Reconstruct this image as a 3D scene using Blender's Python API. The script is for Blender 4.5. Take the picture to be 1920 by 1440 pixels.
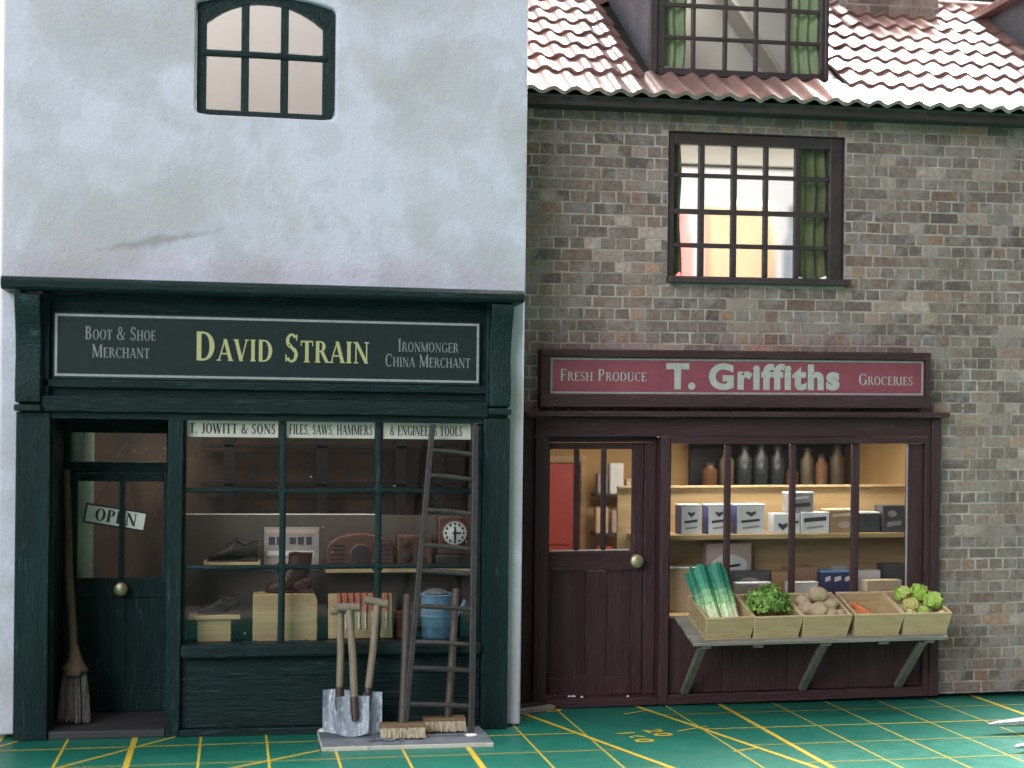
import bpy, math, random
from mathutils import Vector, Matrix, noise
random.seed(7)
R = math.radians
PI = math.pi
for o in list(bpy.data.objects): bpy.data.objects.remove(o)
scene = bpy.context.scene
COL = scene.collection
scene.unit_settings.scale_length = 0.01          # 1 unit = 1 cm: the photograph shows small table-top models

# ------------------------------------------------------------------ camera
cd = bpy.data.cameras.new('camera')
cam = bpy.data.objects.new('camera', cd); COL.objects.link(cam); scene.camera = cam
YAW = math.atan(519 / 2800)
fw = Vector((math.sin(YAW), math.cos(YAW), 0)); rt = Vector((math.cos(YAW), -math.sin(YAW), 0)); up = Vector((0, 0, 1))
m3 = Matrix((rt, up, -fw)).transposed()
m3 = m3 @ Matrix.Rotation(0.011, 3, 'Z')
cam.matrix_world = Matrix.Translation((0, 0, 4.67)) @ m3.to_4x4()
cd.sensor_width = 36; cd.lens = 2800 / 1920 * 36; cd.shift_y = 97 / 1920
cd.clip_start = 0.5; cd.clip_end = 500
cd.dof.use_dof = True; cd.dof.focus_distance = 24.9; cd.dof.aperture_fstop = 0.31

# ------------------------------------------------------------------ light
world = bpy.data.worlds.new('World'); scene.world = world; world.use_nodes = True
bg = world.node_tree.nodes['Background']
bg.inputs[0].default_value = (0.90, 0.94, 1.0, 1); bg.inputs[1].default_value = 0.20

def area(name, loc, target, sx, sy, power, col=(1, 1, 1)):
    l = bpy.data.lights.new(name, 'AREA'); l.shape = 'RECTANGLE'; l.size = sx; l.size_y = sy; l.energy = power; l.color = col
    o = bpy.data.objects.new(name, l); COL.objects.link(o); o.location = loc
    o.rotation_euler = (Vector(target) - Vector(loc)).to_track_quat('-Z', 'Y').to_euler()
    return o
area('window_light', (42, 64, 78), (10, 25, 6), 80, 58, 820000, (1.0, 0.98, 0.96))      # big window / ceiling light behind the models
area('ceiling_light', (8, 4, 66), (8, 22, 0), 40, 30, 8000, (1.0, 0.99, 0.97))         # ceiling light above the bench
area('room_window', (-42, -34, 34), (5, 24, 5), 46, 40, 58000, (0.86, 0.93, 1.0))        # room window at the photographer's left
area('shop_lamp', (9.5, 26.05, 5.0), (9.5, 26.1, 0), 4.8, 0.5, 230, (1.0, 0.95, 0.87))   # little lamps under the ceiling of the lit brick shop
area('shop_lamp', (9.0, 28.4, 5.0), (9.0, 28.8, 0), 5.0, 0.8, 70, (1.0, 0.90, 0.76))
area('dim_lamp_and_fill', (-1.4, 26.4, 5.2), (-1.2, 27.4, 0), 1.6, 0.6, 30, (1.0, 0.95, 0.86))    # dim lamp inside the plastered shop
area('dim_lamp_and_fill', (1.6, 23.86, 4.95), (1.6, 24.5, 1.6), 4.4, 0.16, 48, (1.0, 0.93, 0.80))  # added fill light, hidden behind the lintel to brighten the window goods
area('dim_lamp_and_fill', (2.0, 26.4, 5.2), (2.0, 28.0, 2.5), 4.0, 0.6, 10, (1.0, 0.90, 0.78))  # added fill light that brightens the interior above the display back
area('attic_fill', (8.6, 26.2, 13.45), (9.2, 27.4, 11.8), 2.0, 0.4, 24, (1.0, 0.96, 0.88))  # added fill light that brightens the attic behind the dormer panes
scene.view_settings.view_transform = 'Standard'; scene.view_settings.look = 'None'
scene.view_settings.exposure = 0.12; scene.view_settings.gamma = 1

# ------------------------------------------------------------------ materials
def srgb(r, g, b):
    f = lambda c: (c / 12.92 if c <= .04045 else ((c + .055) / 1.055) ** 2.4)
    return (f(r / 255), f(g / 255), f(b / 255), 1)
def c4(c): return tuple(c) if len(c) == 4 else tuple(c) + (1,)

class NT:
    def __init__(s, name):
        s.m = bpy.data.materials.new(name); s.m.use_nodes = True; s.t = s.m.node_tree; s.n = s.t.nodes
        s.b = s.n['Principled BSDF']; s.out = s.n['Material Output']
    def new(s, typ, **kw):
        nd = s.n.new(typ)
        for k, v in kw.items():
            if k.startswith('i_'): nd.inputs[int(k[2:]) if k[2:].isdigit() else k[2:]].default_value = v
            else: setattr(nd, k, v)
        return nd
    def link(s, a, ao, b, bi): s.t.links.new(a.outputs[ao], b.inputs[bi])
    def coords(s, scale=(1, 1, 1), rot=(0, 0, 0), kind='Object'):
        tc = s.new('ShaderNodeTexCoord'); mp = s.new('ShaderNodeMapping'); mp.inputs['Scale'].default_value = scale; mp.inputs['Rotation'].default_value = rot
        s.link(tc, kind, mp, 0); return mp
    def noise(s, vec, scale, detail=5, rough=.55, dist=0):
        n = s.new('ShaderNodeTexNoise'); n.inputs['Scale'].default_value = scale; n.inputs['Detail'].default_value = detail
        n.inputs['Roughness'].default_value = rough; n.inputs['Distortion'].default_value = dist
        s.link(vec, 0, n, 'Vector'); return n
    def ramp(s, src, so, stops, interp='LINEAR'):
        r = s.new('ShaderNodeValToRGB'); r.color_ramp.interpolation = interp; e = r.color_ramp.elements
        while len(e) < len(stops): e.new(.5)
        for el, (p, c) in zip(e, stops): el.position = p; el.color = c4(c)
        s.link(src, so, r, 0); return r
    def mix(s, fac, a, b, mode='MIX'):
        m = s.new('ShaderNodeMix', data_type='RGBA', blend_type=mode)
        for v, idx in ((fac, 0), (a, 6), (b, 7)):
            if isinstance(v, tuple) and len(v) == 2 and hasattr(v[0], 'outputs'): s.t.links.new(v[0].outputs[v[1]], m.inputs[idx])
            elif isinstance(v, (int, float)): m.inputs[idx].default_value = v
            else: m.inputs[idx].default_value = c4(v)
        return m
    def bump(s, src, so, strength, dist):
        b = s.new('ShaderNodeBump'); b.inputs['Strength'].default_value = strength; b.inputs['Distance'].default_value = dist
        s.link(src, so, b, 'Height'); s.link(b, 0, s.b, 'Normal'); return b

def paint(name, ca, cb, rough=.5, scale=3, stretch=(1, 1, 1), bump=.3, bscale=30, bdist=.01, cc=None, metal=0, spec=.5, ccamt=.62, rvar=.15, edge=None):
    """hand painted / natural surface: two tones in brush patches, a few flecks of a third, fine relief"""
    t = NT(name); mp = t.coords(stretch)
    n1 = t.noise(mp, scale, 6, .6, .4); n2 = t.noise(mp, bscale, 6, .65)
    r = t.ramp(n1, 0, [(.32, ca), (.68, cb)])
    col = (r, 0)
    if cc is not None:
        n3 = t.noise(mp, scale * 3.1, 8, .75, .6)
        f = t.ramp(n3, 0, [(ccamt, (0, 0, 0)), (ccamt + .08, (1, 1, 1))])
        mx = t.mix((f, 0), col, cc); col = (mx, 2)
    if edge is not None:                       # dry-brushed, worn edges
        bv = t.new('ShaderNodeBevel', samples=4); bv.inputs['Radius'].default_value = .035; ge = t.new('ShaderNodeNewGeometry')
        dp = t.new('ShaderNodeVectorMath', operation='DOT_PRODUCT'); t.link(bv, 0, dp, 0); t.link(ge, 'True Normal', dp, 1)
        er = t.ramp(dp, 'Value', [(.86, (1, 1, 1)), (.985, (0, 0, 0))]); n4 = t.noise(mp, scale * 2.3, 7, .7, .5); ef = t.ramp(n4, 0, [(.42, (0, 0, 0)), (.62, (.75,) * 3)])
        em = t.mix(1.0, (er, 0), (ef, 0), 'MULTIPLY'); mx = t.mix((em, 2), col, edge); col = (mx, 2)
    t.t.links.new(col[0].outputs[col[1]], t.b.inputs['Base Color'])
    rr = t.ramp(n2, 0, [(.3, (max(.02, rough - rvar),) * 3), (.7, (min(1, rough + rvar),) * 3)])
    t.link(rr, 0, t.b, 'Roughness')
    t.b.inputs['Metallic'].default_value = metal; t.b.inputs['Specular IOR Level'].default_value = spec
    if bump: t.bump(n2, 0, bump, bdist)
    return t.m

M = {}
# plaster: overlapping brushed patches of cool white, warm white and grey, pits, one dark scuff
def plaster():
    t = NT('white plaster'); mp = t.coords()
    a = t.noise(mp, .36, 7, .58, .35); b = t.noise(mp, .55, 7, .56, .25); c = t.noise(mp, 26, 8, .7); d = t.noise(mp, 1.6, 10, .7, .5)
    r1 = t.ramp(a, 0, [(.34, (.455, .43, .445)), (.43, (.505, .495, .535)), (.49, (.60, .58, .655)), (.60, (.585, .565, .635)), (.66, (.505, .495, .535))])
    r2 = t.ramp(b, 0, [(.45, (0, 0, 0)), (.56, (.6,) * 3), (.66, (.85,) * 3)])
    m1 = t.mix((r2, 0), (r1, 0), (.465, .43, .425))
    m1b = t.mix(.8, (r1, 0), (m1, 2))
    e2 = t.noise(mp, .85, 6, .55, .5); r4 = t.ramp(e2, 0, [(.50, (0, 0, 0)), (.525, (.30,) * 3)]); m1c = t.mix((r4, 0), (m1b, 2), (.44, .42, .435))
    r3 = t.ramp(d, 0, [(.62, (0, 0, 0)), (.70, (.4,) * 3)])
    m2 = t.mix((r3, 0), (m1c, 2), (.36, .35, .345))
    pit = t.ramp(c, 0, [(.69, (0, 0, 0)), (.77, (.55,) * 3)])
    m3_ = t.mix((pit, 0), (m2, 2), (.24, .24, .24))
    # dark scuff: a stroke on the lower left of the upper wall
    mp2 = t.coords((1, 1, 1), (0, 0, 0)); sx = t.new('ShaderNodeSeparateXYZ'); t.link(mp2, 0, sx, 0)
    def math_(op, x, y=None):
        n = t.new('ShaderNodeMath', operation=op)
        for i, v in enumerate((x, y)):
            if v is None: continue
            if isinstance(v, tuple): t.t.links.new(v[0].outputs[v[1]], n.inputs[i])
            else: n.inputs[i].default_value = v
        return (n, 0)
    SX, SZ = (-1.75, 7.60)
    dx = math_('SUBTRACT', (sx, 0), SX); dz = math_('SUBTRACT', (sx, 2), SZ)
    v = math_('ABSOLUTE', math_('SUBTRACT', dz, math_('MULTIPLY', dx, .20)))
    v2 = math_('ADD', math_('MULTIPLY', v, 6.0), math_('ABSOLUTE', math_('MULTIPLY', dx, .62)))
    nz = t.noise(mp2, 5, 8, .75, .4); nv = math_('MULTIPLY', (nz, 0), 1.6)
    k = math_('SUBTRACT', nv, v2)
    sr = t.ramp(k[0], 0, [(.08, (0, 0, 0)), (.6, (.55,) * 3)])
    m4 = t.mix((sr, 0), (m3_, 2), (.22, .21, .20))
    t.link(m4, 2, t.b, 'Base Color'); t.b.inputs['Roughness'].default_value = .82; t.b.inputs['Specular IOR Level'].default_value = .25
    e = t.noise(mp, 9, 8, .7)
    mixh = t.mix(.35, (e, 0), (c, 0)); t.bump(mixh, 2, .8, .045)
    return t.m
M['plaster'] = plaster()
M['green'] = paint('dark green paint', (.0030, .0125, .0115), (.0070, .0225, .0215), .38, 1.6, (1, 1, 1), .8, 22, .03, (.030, .058, .066), ccamt=.58, spec=.22, rvar=.22, edge=(.045, .085, .092))
M['green_h'] = paint('dark green paint along boards', (.0030, .0125, .0115), (.0070, .0220, .0210), .38, 2.2, (.25, 1, 2.5), .9, 14, .04, (.030, .058, .066), ccamt=.575, spec=.22, rvar=.22, edge=(.045, .085, .092))
M['green_v'] = paint('dark green paint up posts', (.0034, .0140, .0130), (.0078, .0240, .0232), .40, 2.2, (2.2, 1, .28), .9, 14, .04, (.032, .060, .070), ccamt=.575, spec=.22, rvar=.22, edge=(.045, .085, .092))
M['green_sign'] = paint('printed dark green sign', (.0105, .0190, .0178), (.0150, .0245, .0228), .6, 6, (1, 1, 1), .12, 90, .004, spec=.2)
M['maroon'] = paint('maroon paint', (.042, .0155, .0175), (.064, .027, .029), .5, 1.8, (1, 1, 1), .4, 24, .012, (.075, .042, .050), ccamt=.63, spec=.22, rvar=.22, edge=(.14, .095, .10))
M['maroon_h'] = paint('maroon paint along boards', (.042, .0160, .0180), (.065, .029, .0315), .5, 2, (.25, 1, 2.4), .9, 14, .04, (.110, .066, .072), ccamt=.60, spec=.22, rvar=.22, edge=(.14, .095, .10))
M['maroon_v'] = paint('maroon paint up posts', (.042, .0160, .0180), (.065, .029, .0315), .5, 2, (2.4, 1, .25), .9, 14, .04, (.110, .066, .074), ccamt=.60, spec=.22, rvar=.22, edge=(.14, .095, .10))
M['brown_frame'] = paint('dark brown window paint', (.030, .019, .019), (.050, .033, .031), .5, 2, (1, 1, 1), .45, 22, .014, (.085, .055, .052), ccamt=.62, edge=(.13, .095, .09))
M['sign_red'] = paint('printed maroon sign', (.20, .038, .058), (.25, .054, .076), .55, 3, (1, 1, 1), .1, 80, .004, (.13, .03, .045))
M['silver_print'] = paint('worn silver print', (.34, .31, .29), (.43, .395, .37), .5, 10, (1, 1, 1), .3, 60, .004, (.25, .20, .19), ccamt=.60)
M['pale_print'] = paint('pale grey print', (.24, .235, .22), (.34, .33, .31), .6, 10, (1, 1, 1), .2, 60, .004)
M['gold_print'] = paint('gold print', (.44, .38, .11), (.40, .38, .24), .5, 14, (1, 1, 1), .2, 60, .004, (.36, .34, .27), ccamt=.56)
M['grey_print'] = paint('grey print', (.15, .15, .145), (.24, .235, .22), .6, 14, (1, 1, 1), .2, 60, .004)
M['black_print'] = paint('black print', (.006,) * 3, (.010,) * 3, .6, 10, (1, 1, 1), .1, 60, .003)
M['paper'] = paint('off white paper', (.70, .67, .61), (.78, .75, .69), .75, 3, (1, 1, 1), .15, 60, .004, (.40, .38, .34), ccamt=.64)
M['white_card'] = paint('white card', (.80, .79, .76), (.85, .84, .81), .7, 3, (1, 1, 1), .1, 60, .004)
M['cream'] = paint('cream wall paper', (.47, .44, .395), (.50, .47, .425), .8, .6, (1, 1, 1), .1, 50, .004)
M['greycard'] = paint('grey card', (.20, .215, .22), (.24, .255, .26), .8, .6, (1, 1, 1), .1, 50, .004)
M['roomwhite'] = paint('white room card', (.60, .59, .56), (.66, .65, .62), .8, .6, (1, 1, 1), .1, 50, .004)
M['wood'] = paint('pale pine', (.38, .26, .13), (.52, .38, .20), .55, 3, (.5, 1, 5), .3, 20, .008, (.24, .14, .06), ccamt=.63)
M['cratewood'] = paint('crate wood', (.38, .25, .125), (.50, .355, .195), .6, 4, (.6, .6, 5), .55, 18, .012, (.13, .095, .05), ccamt=.62, edge=(.62, .52, .36))
M['greywood'] = paint('weathered grey wood', (.17, .15, .125), (.30, .27, .23), .7, 4, (.35, 4, 4), .6, 16, .012, (.09, .075, .06), ccamt=.60)
M['bracketwood'] = paint('green grey stained wood', (.10, .095, .075), (.17, .16, .13), .7, 4, (4, 2, 1), .5, 18, .01, (.06, .055, .045), ccamt=.62)
M['ladder'] = paint('dark stained ladder wood', (.018, .014, .0135), (.036, .029, .028), .5, 5, (1, 1, 1), .5, 26, .01, (.16, .12, .09), ccamt=.665, edge=(.14, .11, .09))
M['shaft'] = paint('worn tool shaft wood', (.17, .125, .085), (.25, .19, .135), .6, 6, (3, 3, .6), .5, 30, .008, (.05, .035, .025), ccamt=.60)
M['broomstick'] = paint('dark broom shaft', (.040, .028, .022), (.075, .052, .042), .55, 5, (3, 3, .6), .5, 30, .008, (.15, .11, .08), ccamt=.66)
M['broomstick2'] = paint('brown broom shaft', (.085, .048, .026), (.17, .105, .06), .6, 5, (3, 3, .8), .9, 22, .03, (.05, .03, .02), ccamt=.56)
M['bristle'] = paint('grey brown bristles', (.05, .04, .037), (.19, .165, .15), .8, 6, (5, 5, .35), .9, 14, .03, (.28, .25, .23), ccamt=.60)
M['bristle_cream'] = paint('cream brush bristles', (.32, .24, .14), (.62, .54, .40), .8, 5, (6, 2, .6), .9, 14, .03, (.10, .06, .03), ccamt=.58)
M['brushwood'] = paint('brown brush head', (.10, .055, .025), (.17, .10, .05), .6, 5, (.6, 3, 3), .5, 20, .012, (.05, .03, .02), ccamt=.6)
M['steel'] = paint('silver painted metal', (.26, .29, .35), (.60, .64, .72), .36, 4, (2.2, 1, .5), 1.0, 40, .03, (.93, .95, .98), metal=.4, ccamt=.53, rvar=.22)  # white flecks and wide tone contrast put highlights and sparkle into the colour
M['chrome'] = paint('brushed steel', (.62, .62, .64), (.70, .70, .72), .3, 4, (1, 4, 4), .1, 40, .003, metal=.9)
M['socket'] = paint('dark red brown ferrule', (.030, .014, .013), (.06, .028, .025), .5, 6, (1, 1, 1), .4, 30, .008, (.20, .18, .18), ccamt=.66)
M['brass'] = paint('dull brass', (.30, .25, .14), (.45, .38, .24), .38, 6, (1, 1, 1), .5, 24, .01, (.62, .57, .46), metal=.75, ccamt=.6)
M['slate'] = paint('grey painted card', (.085, .095, .115), (.17, .185, .21), .75, 3, (1, 1, 1), .8, 18, .03, (.035, .04, .05), ccamt=.60)
M['cardedge'] = paint('cut card edge', (.48, .44, .36), (.60, .56, .48), .8, 4, (1, 1, 1), .4, 40, .01, (.20, .19, .18), ccamt=.58)
M['step'] = paint('dark step', (.022, .019, .020), (.036, .031, .032), .6, 3, (.5, 1, 1), .4, 24, .012, (.06, .055, .06), ccamt=.66)
M['lead'] = paint('grey lead paint', (.060, .065, .075), (.10, .106, .12), .55, 2.5, (1, 1, 1), .6, 14, .03, (.55, .55, .56), ccamt=.705)
M['soffit'] = paint('dark brown eaves board', (.020, .014, .013), (.034, .026, .024), .65, 2, (.3, 1, 1), .5, 18, .015)
M['curtain'] = paint('green cloth', (.13, .155, .070), (.23, .26, .125), .85, 2, (2, 2, .5), .5, 30, .02, (.08, .10, .04), ccamt=.6)
M['curtain_pale'] = paint('pale green cloth', (.27, .36, .19), (.42, .50, .31), .85, 2, (2, 2, .6), .5, 30, .02, (.10, .16, .07), ccamt=.6)
M['tan'] = paint('tan shop wall', (.36, .22, .085), (.42, .27, .11), .7, 1.2, (1, 1, 1), .15, 40, .006)
M['tanwood'] = paint('tan shelf wood', (.34, .225, .10), (.44, .31, .155), .6, 2, (.3, 1, 4), .3, 24, .008, (.26, .16, .07), ccamt=.64)
M['reddoor'] = paint('red inner door', (.36, .045, .035), (.43, .065, .05), .5, 1.5, (1, 1, 1), .15, 30, .006)
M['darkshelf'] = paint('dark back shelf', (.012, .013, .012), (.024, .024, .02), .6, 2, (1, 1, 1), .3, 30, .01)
M['leather_black'] = paint('glossy black leather', (.006, .005, .005), (.014, .011, .010), .16, 5, (1, 1, 1), .8, 12, .05, spec=.5, rvar=.06)
M['leather_dark'] = paint('dull black leather', (.007, .006, .006), (.014, .011, .011), .5, 5, (1, 1, 1), .7, 14, .03)
M['leather_brown'] = paint('red brown leather', (.045, .014, .013), (.085, .03, .026), .35, 4, (1, 1, 1), .5, 18, .02, (.13, .07, .065), ccamt=.66)
M['bakelite'] = paint('red brown bakelite', (.060, .021, .015), (.095, .036, .026), .5, 4, (1, 1, 1), .3, 26, .01, (.14, .065, .05), ccamt=.67)
M['bakelite_dark'] = paint('dark bakelite', (.018, .010, .010), (.030, .017, .016), .5, 4, (1, 1, 1), .2, 26, .01)
M['white_enamel'] = paint('white enamel', (.62, .62, .64), (.72, .72, .74), .35, 4, (1, 1, 1), .1, 30, .005)
M['blue_metal'] = paint('light blue painted metal', (.12, .24, .40), (.21, .37, .56), .42, 3, (1, 1, 1), .5, 18, .015, (.46, .58, .72), ccamt=.62)
M['copper'] = paint('dull copper', (.13, .055, .033), (.21, .10, .065), .4, 4, (1, 1, 1), .4, 22, .01, metal=.4)
M['red_handle'] = paint('red tool handle', (.30, .030, .018), (.40, .05, .03), .4, 5, (1, 1, 1), .2, 30, .006)
M['partition'] = paint('grey brown card', (.060, .048, .040), (.082, .068, .058), .75, .8, (1, 1, 1), .15, 40, .006)
M['palegreen'] = paint('pale green gloss', (.26, .38, .28), (.34, .46, .36), .3, 2, (1, 1, 1), .1, 30, .005)
M['cardboard'] = paint('tan cardboard', (.50, .33, .20), (.56, .38, .24), .8, .3, (1, 1, 1), .1, 20, .01)
M['redplastic'] = paint('red plastic', (.66, .16, .15), (.72, .20, .19), .4, 1, (1, 1, 1), .05, 20, .01)
M['bluegrey'] = paint('blue grey plastic', (.16, .20, .25), (.24, .29, .34), .4, 1, (1, 1, 1), .05, 20, .01)
M['roomwall'] = paint('pale room wall', (.27, .27, .275), (.30, .30, .305), .85, .05, (1, 1, 1), .05, 4, .05)
M['box_white'] = paint('white packet card', (.56, .56, .58), (.66, .66, .68), .6, 3, (1, 1, 1), .1, 40, .005)
M['box_blue'] = paint('blue packet card', (.030, .042, .17), (.045, .06, .24), .5, 3, (1, 1, 1), .1, 40, .005)
M['box_brown'] = paint('brown packet card', (.26, .14, .075), (.33, .20, .12), .65, 3, (1, 1, 1), .15, 40, .006, (.19, .09, .05), ccamt=.58)
M['box_dark'] = paint('dark packet card', (.035, .040, .042), (.065, .070, .072), .6, 3, (1, 1, 1), .1, 40, .005, (.11, .12, .12), ccamt=.6)
M['box_pink'] = paint('faded pink packet card', (.36, .26, .24), (.46, .35, .32), .65, 3, (1, 1, 1), .1, 40, .005, (.27, .18, .16), ccamt=.6)
M['box_grey'] = paint('grey packet card', (.22, .20, .20), (.34, .31, .30), .6, 3, (1, 1, 1), .1, 40, .005, (.14, .12, .12), ccamt=.6)
M['box_tan'] = paint('tan packet card', (.50, .38, .26), (.58, .46, .33), .65, 3, (1, 1, 1), .1, 40, .005, (.42, .22, .16), ccamt=.62)
M['box_darkblue'] = paint('dark blue packet card', (.020, .026, .085), (.03, .04, .13), .5, 3, (1, 1, 1), .1, 40, .005)
M['box_skyblue'] = paint('sky blue packet card', (.10, .25, .50), (.14, .32, .58), .5, 3, (1, 1, 1), .1, 40, .005)
M['ink'] = paint('dark ink', (.030, .026, .040), (.05, .042, .06), .6, 6, (1, 1, 1), .1, 40, .003)
M['potato'] = paint('potato skin', (.34, .235, .14), (.48, .355, .23), .7, 5, (1, 1, 1), .6, 26, .012, (.20, .14, .08), ccamt=.62)
M['carrot'] = paint('carrot', (.46, .115, .03), (.56, .17, .05), .5, 6, (2, 2, 2), .5, 20, .012, (.34, .075, .02), ccamt=.62)
M['cabbage'] = paint('green cabbage', (.20, .32, .03), (.42, .54, .10), .5, 5, (1, 1, 1), .6, 16, .02, (.58, .62, .26), ccamt=.60)
M['yellowleaf'] = paint('yellow leaves', (.46, .40, .11), (.58, .50, .20), .6, 5, (1, 1, 1), .5, 16, .02, (.40, .30, .12), ccamt=.6)
M['straw'] = paint('pale packing straw', (.46, .42, .32), (.58, .54, .43), .8, 6, (1, 1, 1), .8, 20, .02)
M['string'] = paint('red brown string', (.16, .06, .04), (.24, .10, .07), .8, 8, (1, 1, 1), .5, 30, .01)
M['jar_green'] = paint('grey green glass jar', (.026, .034, .035), (.05, .06, .06), .25, 3, (1, 1, 1), .1, 20, .01, rvar=.04)
M['jar_cream'] = paint('cream jar', (.12, .095, .06), (.17, .14, .09), .4, 3, (1, 1, 1), .1, 20, .01, rvar=.04)
M['jar_orange'] = paint('orange jar', (.14, .065, .03), (.18, .09, .045), .4, 3, (1, 1, 1), .1, 20, .01, rvar=.04)
M['glue'] = paint('white glue', (.74, .74, .73), (.8, .8, .79), .25, 4, (1, 1, 1), .2, 20, .01)
M['mortar'] = paint('pale mortar', (.22, .172, .15), (.47, .39, .35), .85, 1.5, (1, 1, 1), .7, 22, .02, (.19, .165, .145), ccamt=.54)

def parsley_mat():
    t = NT('parsley leaves'); mp = t.coords(); n = t.noise(mp, 11, 5, .7)
    r = t.ramp(n, 0, [(.34, (.03, .09, .012)), (.5, (.13, .27, .035)), (.66, (.42, .55, .14))])
    t.link(r, 0, t.b, 'Base Color'); t.b.inputs['Roughness'].default_value = .6
    return t.m
M['parsley'] = parsley_mat()

def glass_mat():
    t = NT('window glass'); tr = t.new('ShaderNodeBsdfTransparent'); gl = t.new('ShaderNodeBsdfGlossy')
    tr.inputs[0].default_value = (.95, .945, .93, 1); gl.inputs['Roughness'].default_value = .045; gl.inputs[0].default_value = (.95, .97, 1, 1)
    fr0 = t.new('ShaderNodeFresnel'); fr0.inputs[0].default_value = 1.30; fr = t.new('ShaderNodeMath', operation='MULTIPLY'); fr.inputs[1].default_value = 1.0; t.link(fr0, 0, fr, 0)
    mp = t.coords(); n = t.noise(mp, 1.3, 3, .5); bp = t.new('ShaderNodeBump'); bp.inputs['Strength'].default_value = .12; bp.inputs['Distance'].default_value = .02
    t.link(n, 0, bp, 'Height'); t.link(bp, 0, gl, 'Normal')
    # specks of dust and glue on the acetate
    sp = t.noise(mp, 17, 2, .4); sr = t.ramp(sp, 0, [(.79, (0, 0, 0)), (.82, (.8,) * 3)])
    df = t.new('ShaderNodeBsdfDiffuse'); df.inputs[0].default_value = (.6, .6, .58, 1)
    m1 = t.new('ShaderNodeMixShader'); t.link(fr, 0, m1, 0); t.link(tr, 0, m1, 1); t.link(gl, 0, m1, 2)
    m2 = t.new('ShaderNodeMixShader'); t.link(sr, 0, m2, 0); t.link(m1, 0, m2, 1); t.link(df, 0, m2, 2)
    t.link(m2, 0, t.out, 'Surface'); return t.m
M['glass'] = glass_mat()

def attr_mat(name, rough, nscale, smear=None, bump=.5, bscale=26, bdist=.015, spec=.3):
    """colour comes from the piece (mesh attribute Col), with grain, and optional mortar smeared over it"""
    t = NT(name); at = t.new('ShaderNodeAttribute', attribute_name='Col'); mp = t.coords(); n = t.noise(mp, nscale, 8, .7)
    r = t.ramp(n, 0, [(.25, (.55,) * 3), (.75, (1.35,) * 3)])
    mx = t.mix(1.0, (at, 0), (r, 0), 'MULTIPLY'); col = (mx, 2)
    big = t.noise(mp, .55, 5, .6); br = t.ramp(big, 0, [(.32, (.78, .78, .79)), (.68, (1.16, 1.15, 1.13))]); mb_ = t.mix(1.0, col, (br, 0), 'MULTIPLY'); col = (mb_, 2)
    if smear:
        s1 = t.noise(mp, smear[1], 8, .72, .6); f = t.ramp(s1, 0, [(smear[2], (0, 0, 0)), (smear[2] + .12, (smear[3],) * 3)])
        m2 = t.mix((f, 0), col, smear[0]); col = (m2, 2)
    t.t.links.new(col[0].outputs[col[1]], t.b.inputs['Base Color'])
    t.b.inputs['Roughness'].default_value = rough; t.b.inputs['Specular IOR Level'].default_value = spec
    n2 = t.noise(mp, bscale, 6, .7); t.bump(n2, 0, bump, bdist); return t.m
M['brick'] = attr_mat('stained brick', .85, 12, ((.285, .228, .205), 1.9, .48, .8), .8, 24, .03)
M['leek'] = attr_mat('leek', .5, 10, None, .6, 18, .012, .4)
M['print_backdrop'] = paint('blurred printed backdrop', (.040, .028, .023), (.14, .085, .055), .6, .9, (1.3, 1, .7), .05, 20, .01, (.24, .18, .13), ccamt=.60)

def tile_mat():
    t = NT('red roof tile'); oi = t.new('ShaderNodeObjectInfo'); mp = t.coords((1, 1, 1)); n = t.noise(mp, 5, 8, .7); n2 = t.noise(mp, 30, 5, .6)
    r = t.ramp(n, 0, [(.3, (.15, .078, .064)), (.7, (.26, .155, .132))])
    r2 = t.ramp(oi, 'Random', [(0, (.75, .72, .72)), (1, (1.25, 1.2, 1.2))]); mx = t.mix(1, (r, 0), (r2, 0), 'MULTIPLY')
    t.link(mx, 2, t.b, 'Base Color'); t.b.inputs['Roughness'].default_value = .34; t.b.inputs['Specular IOR Level'].default_value = 1.0
    t.bump(n2, 0, .25, .01); return t.m
M['tile'] = tile_mat()

def mat_mat():
    t = NT('green cutting mat'); mp = t.coords(); n = t.noise(mp, .5, 6, .6, .5); n2 = t.noise(mp, 3, 9, .72)
    r = t.ramp(n, 0, [(.3, (.004, .105, .072)), (.7, (.008, .150, .105))])
    f = t.ramp(n2, 0, [(.60, (0, 0, 0)), (.78, (.35,) * 3)]); m1 = t.mix((f, 0), (r, 0), (.09, .26, .20))
    mps = t.coords((.55, 9, 1), (0, 0, .25)); s = t.noise(mps, 1.5, 9, .75, .2); sf = t.ramp(s, 0, [(.655, (0, 0, 0)), (.70, (.55,) * 3)])
    m2 = t.mix((sf, 0), (m1, 2), (.30, .46, .38))
    mpb = t.coords((1, 1, 1)); b = t.noise(mpb, 2.4, 4, .5); bf = t.ramp(b, 0, [(.745, (0, 0, 0)), (.76, (.9,) * 3)]); m3_ = t.mix((bf, 0), (m2, 2), (.03, .04, .035))
    t.link(m3_, 2, t.b, 'Base Color')
    rr = t.ramp(n2, 0, [(.3, (.34,) * 3), (.7, (.52,) * 3)]); t.link(rr, 0, t.b, 'Roughness'); t.b.inputs['Specular IOR Level'].default_value = .5
    n3 = t.noise(mp, 22, 5, .6); t.bump(n3, 0, .25, .012); return t.m
M['mat'] = mat_mat()
def matline():
    t = NT('worn yellow print'); mp = t.coords(); n = t.noise(mp, 14, 8, .75); r = t.ramp(n, 0, [(.34, (.16, .26, .06)), (.44, (.58, .40, .035)), (.8, (.66, .47, .06))])
    t.link(r, 0, t.b, 'Base Color'); t.b.inputs['Roughness'].default_value = .45; return t.m
M['matline'] = matline()

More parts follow.
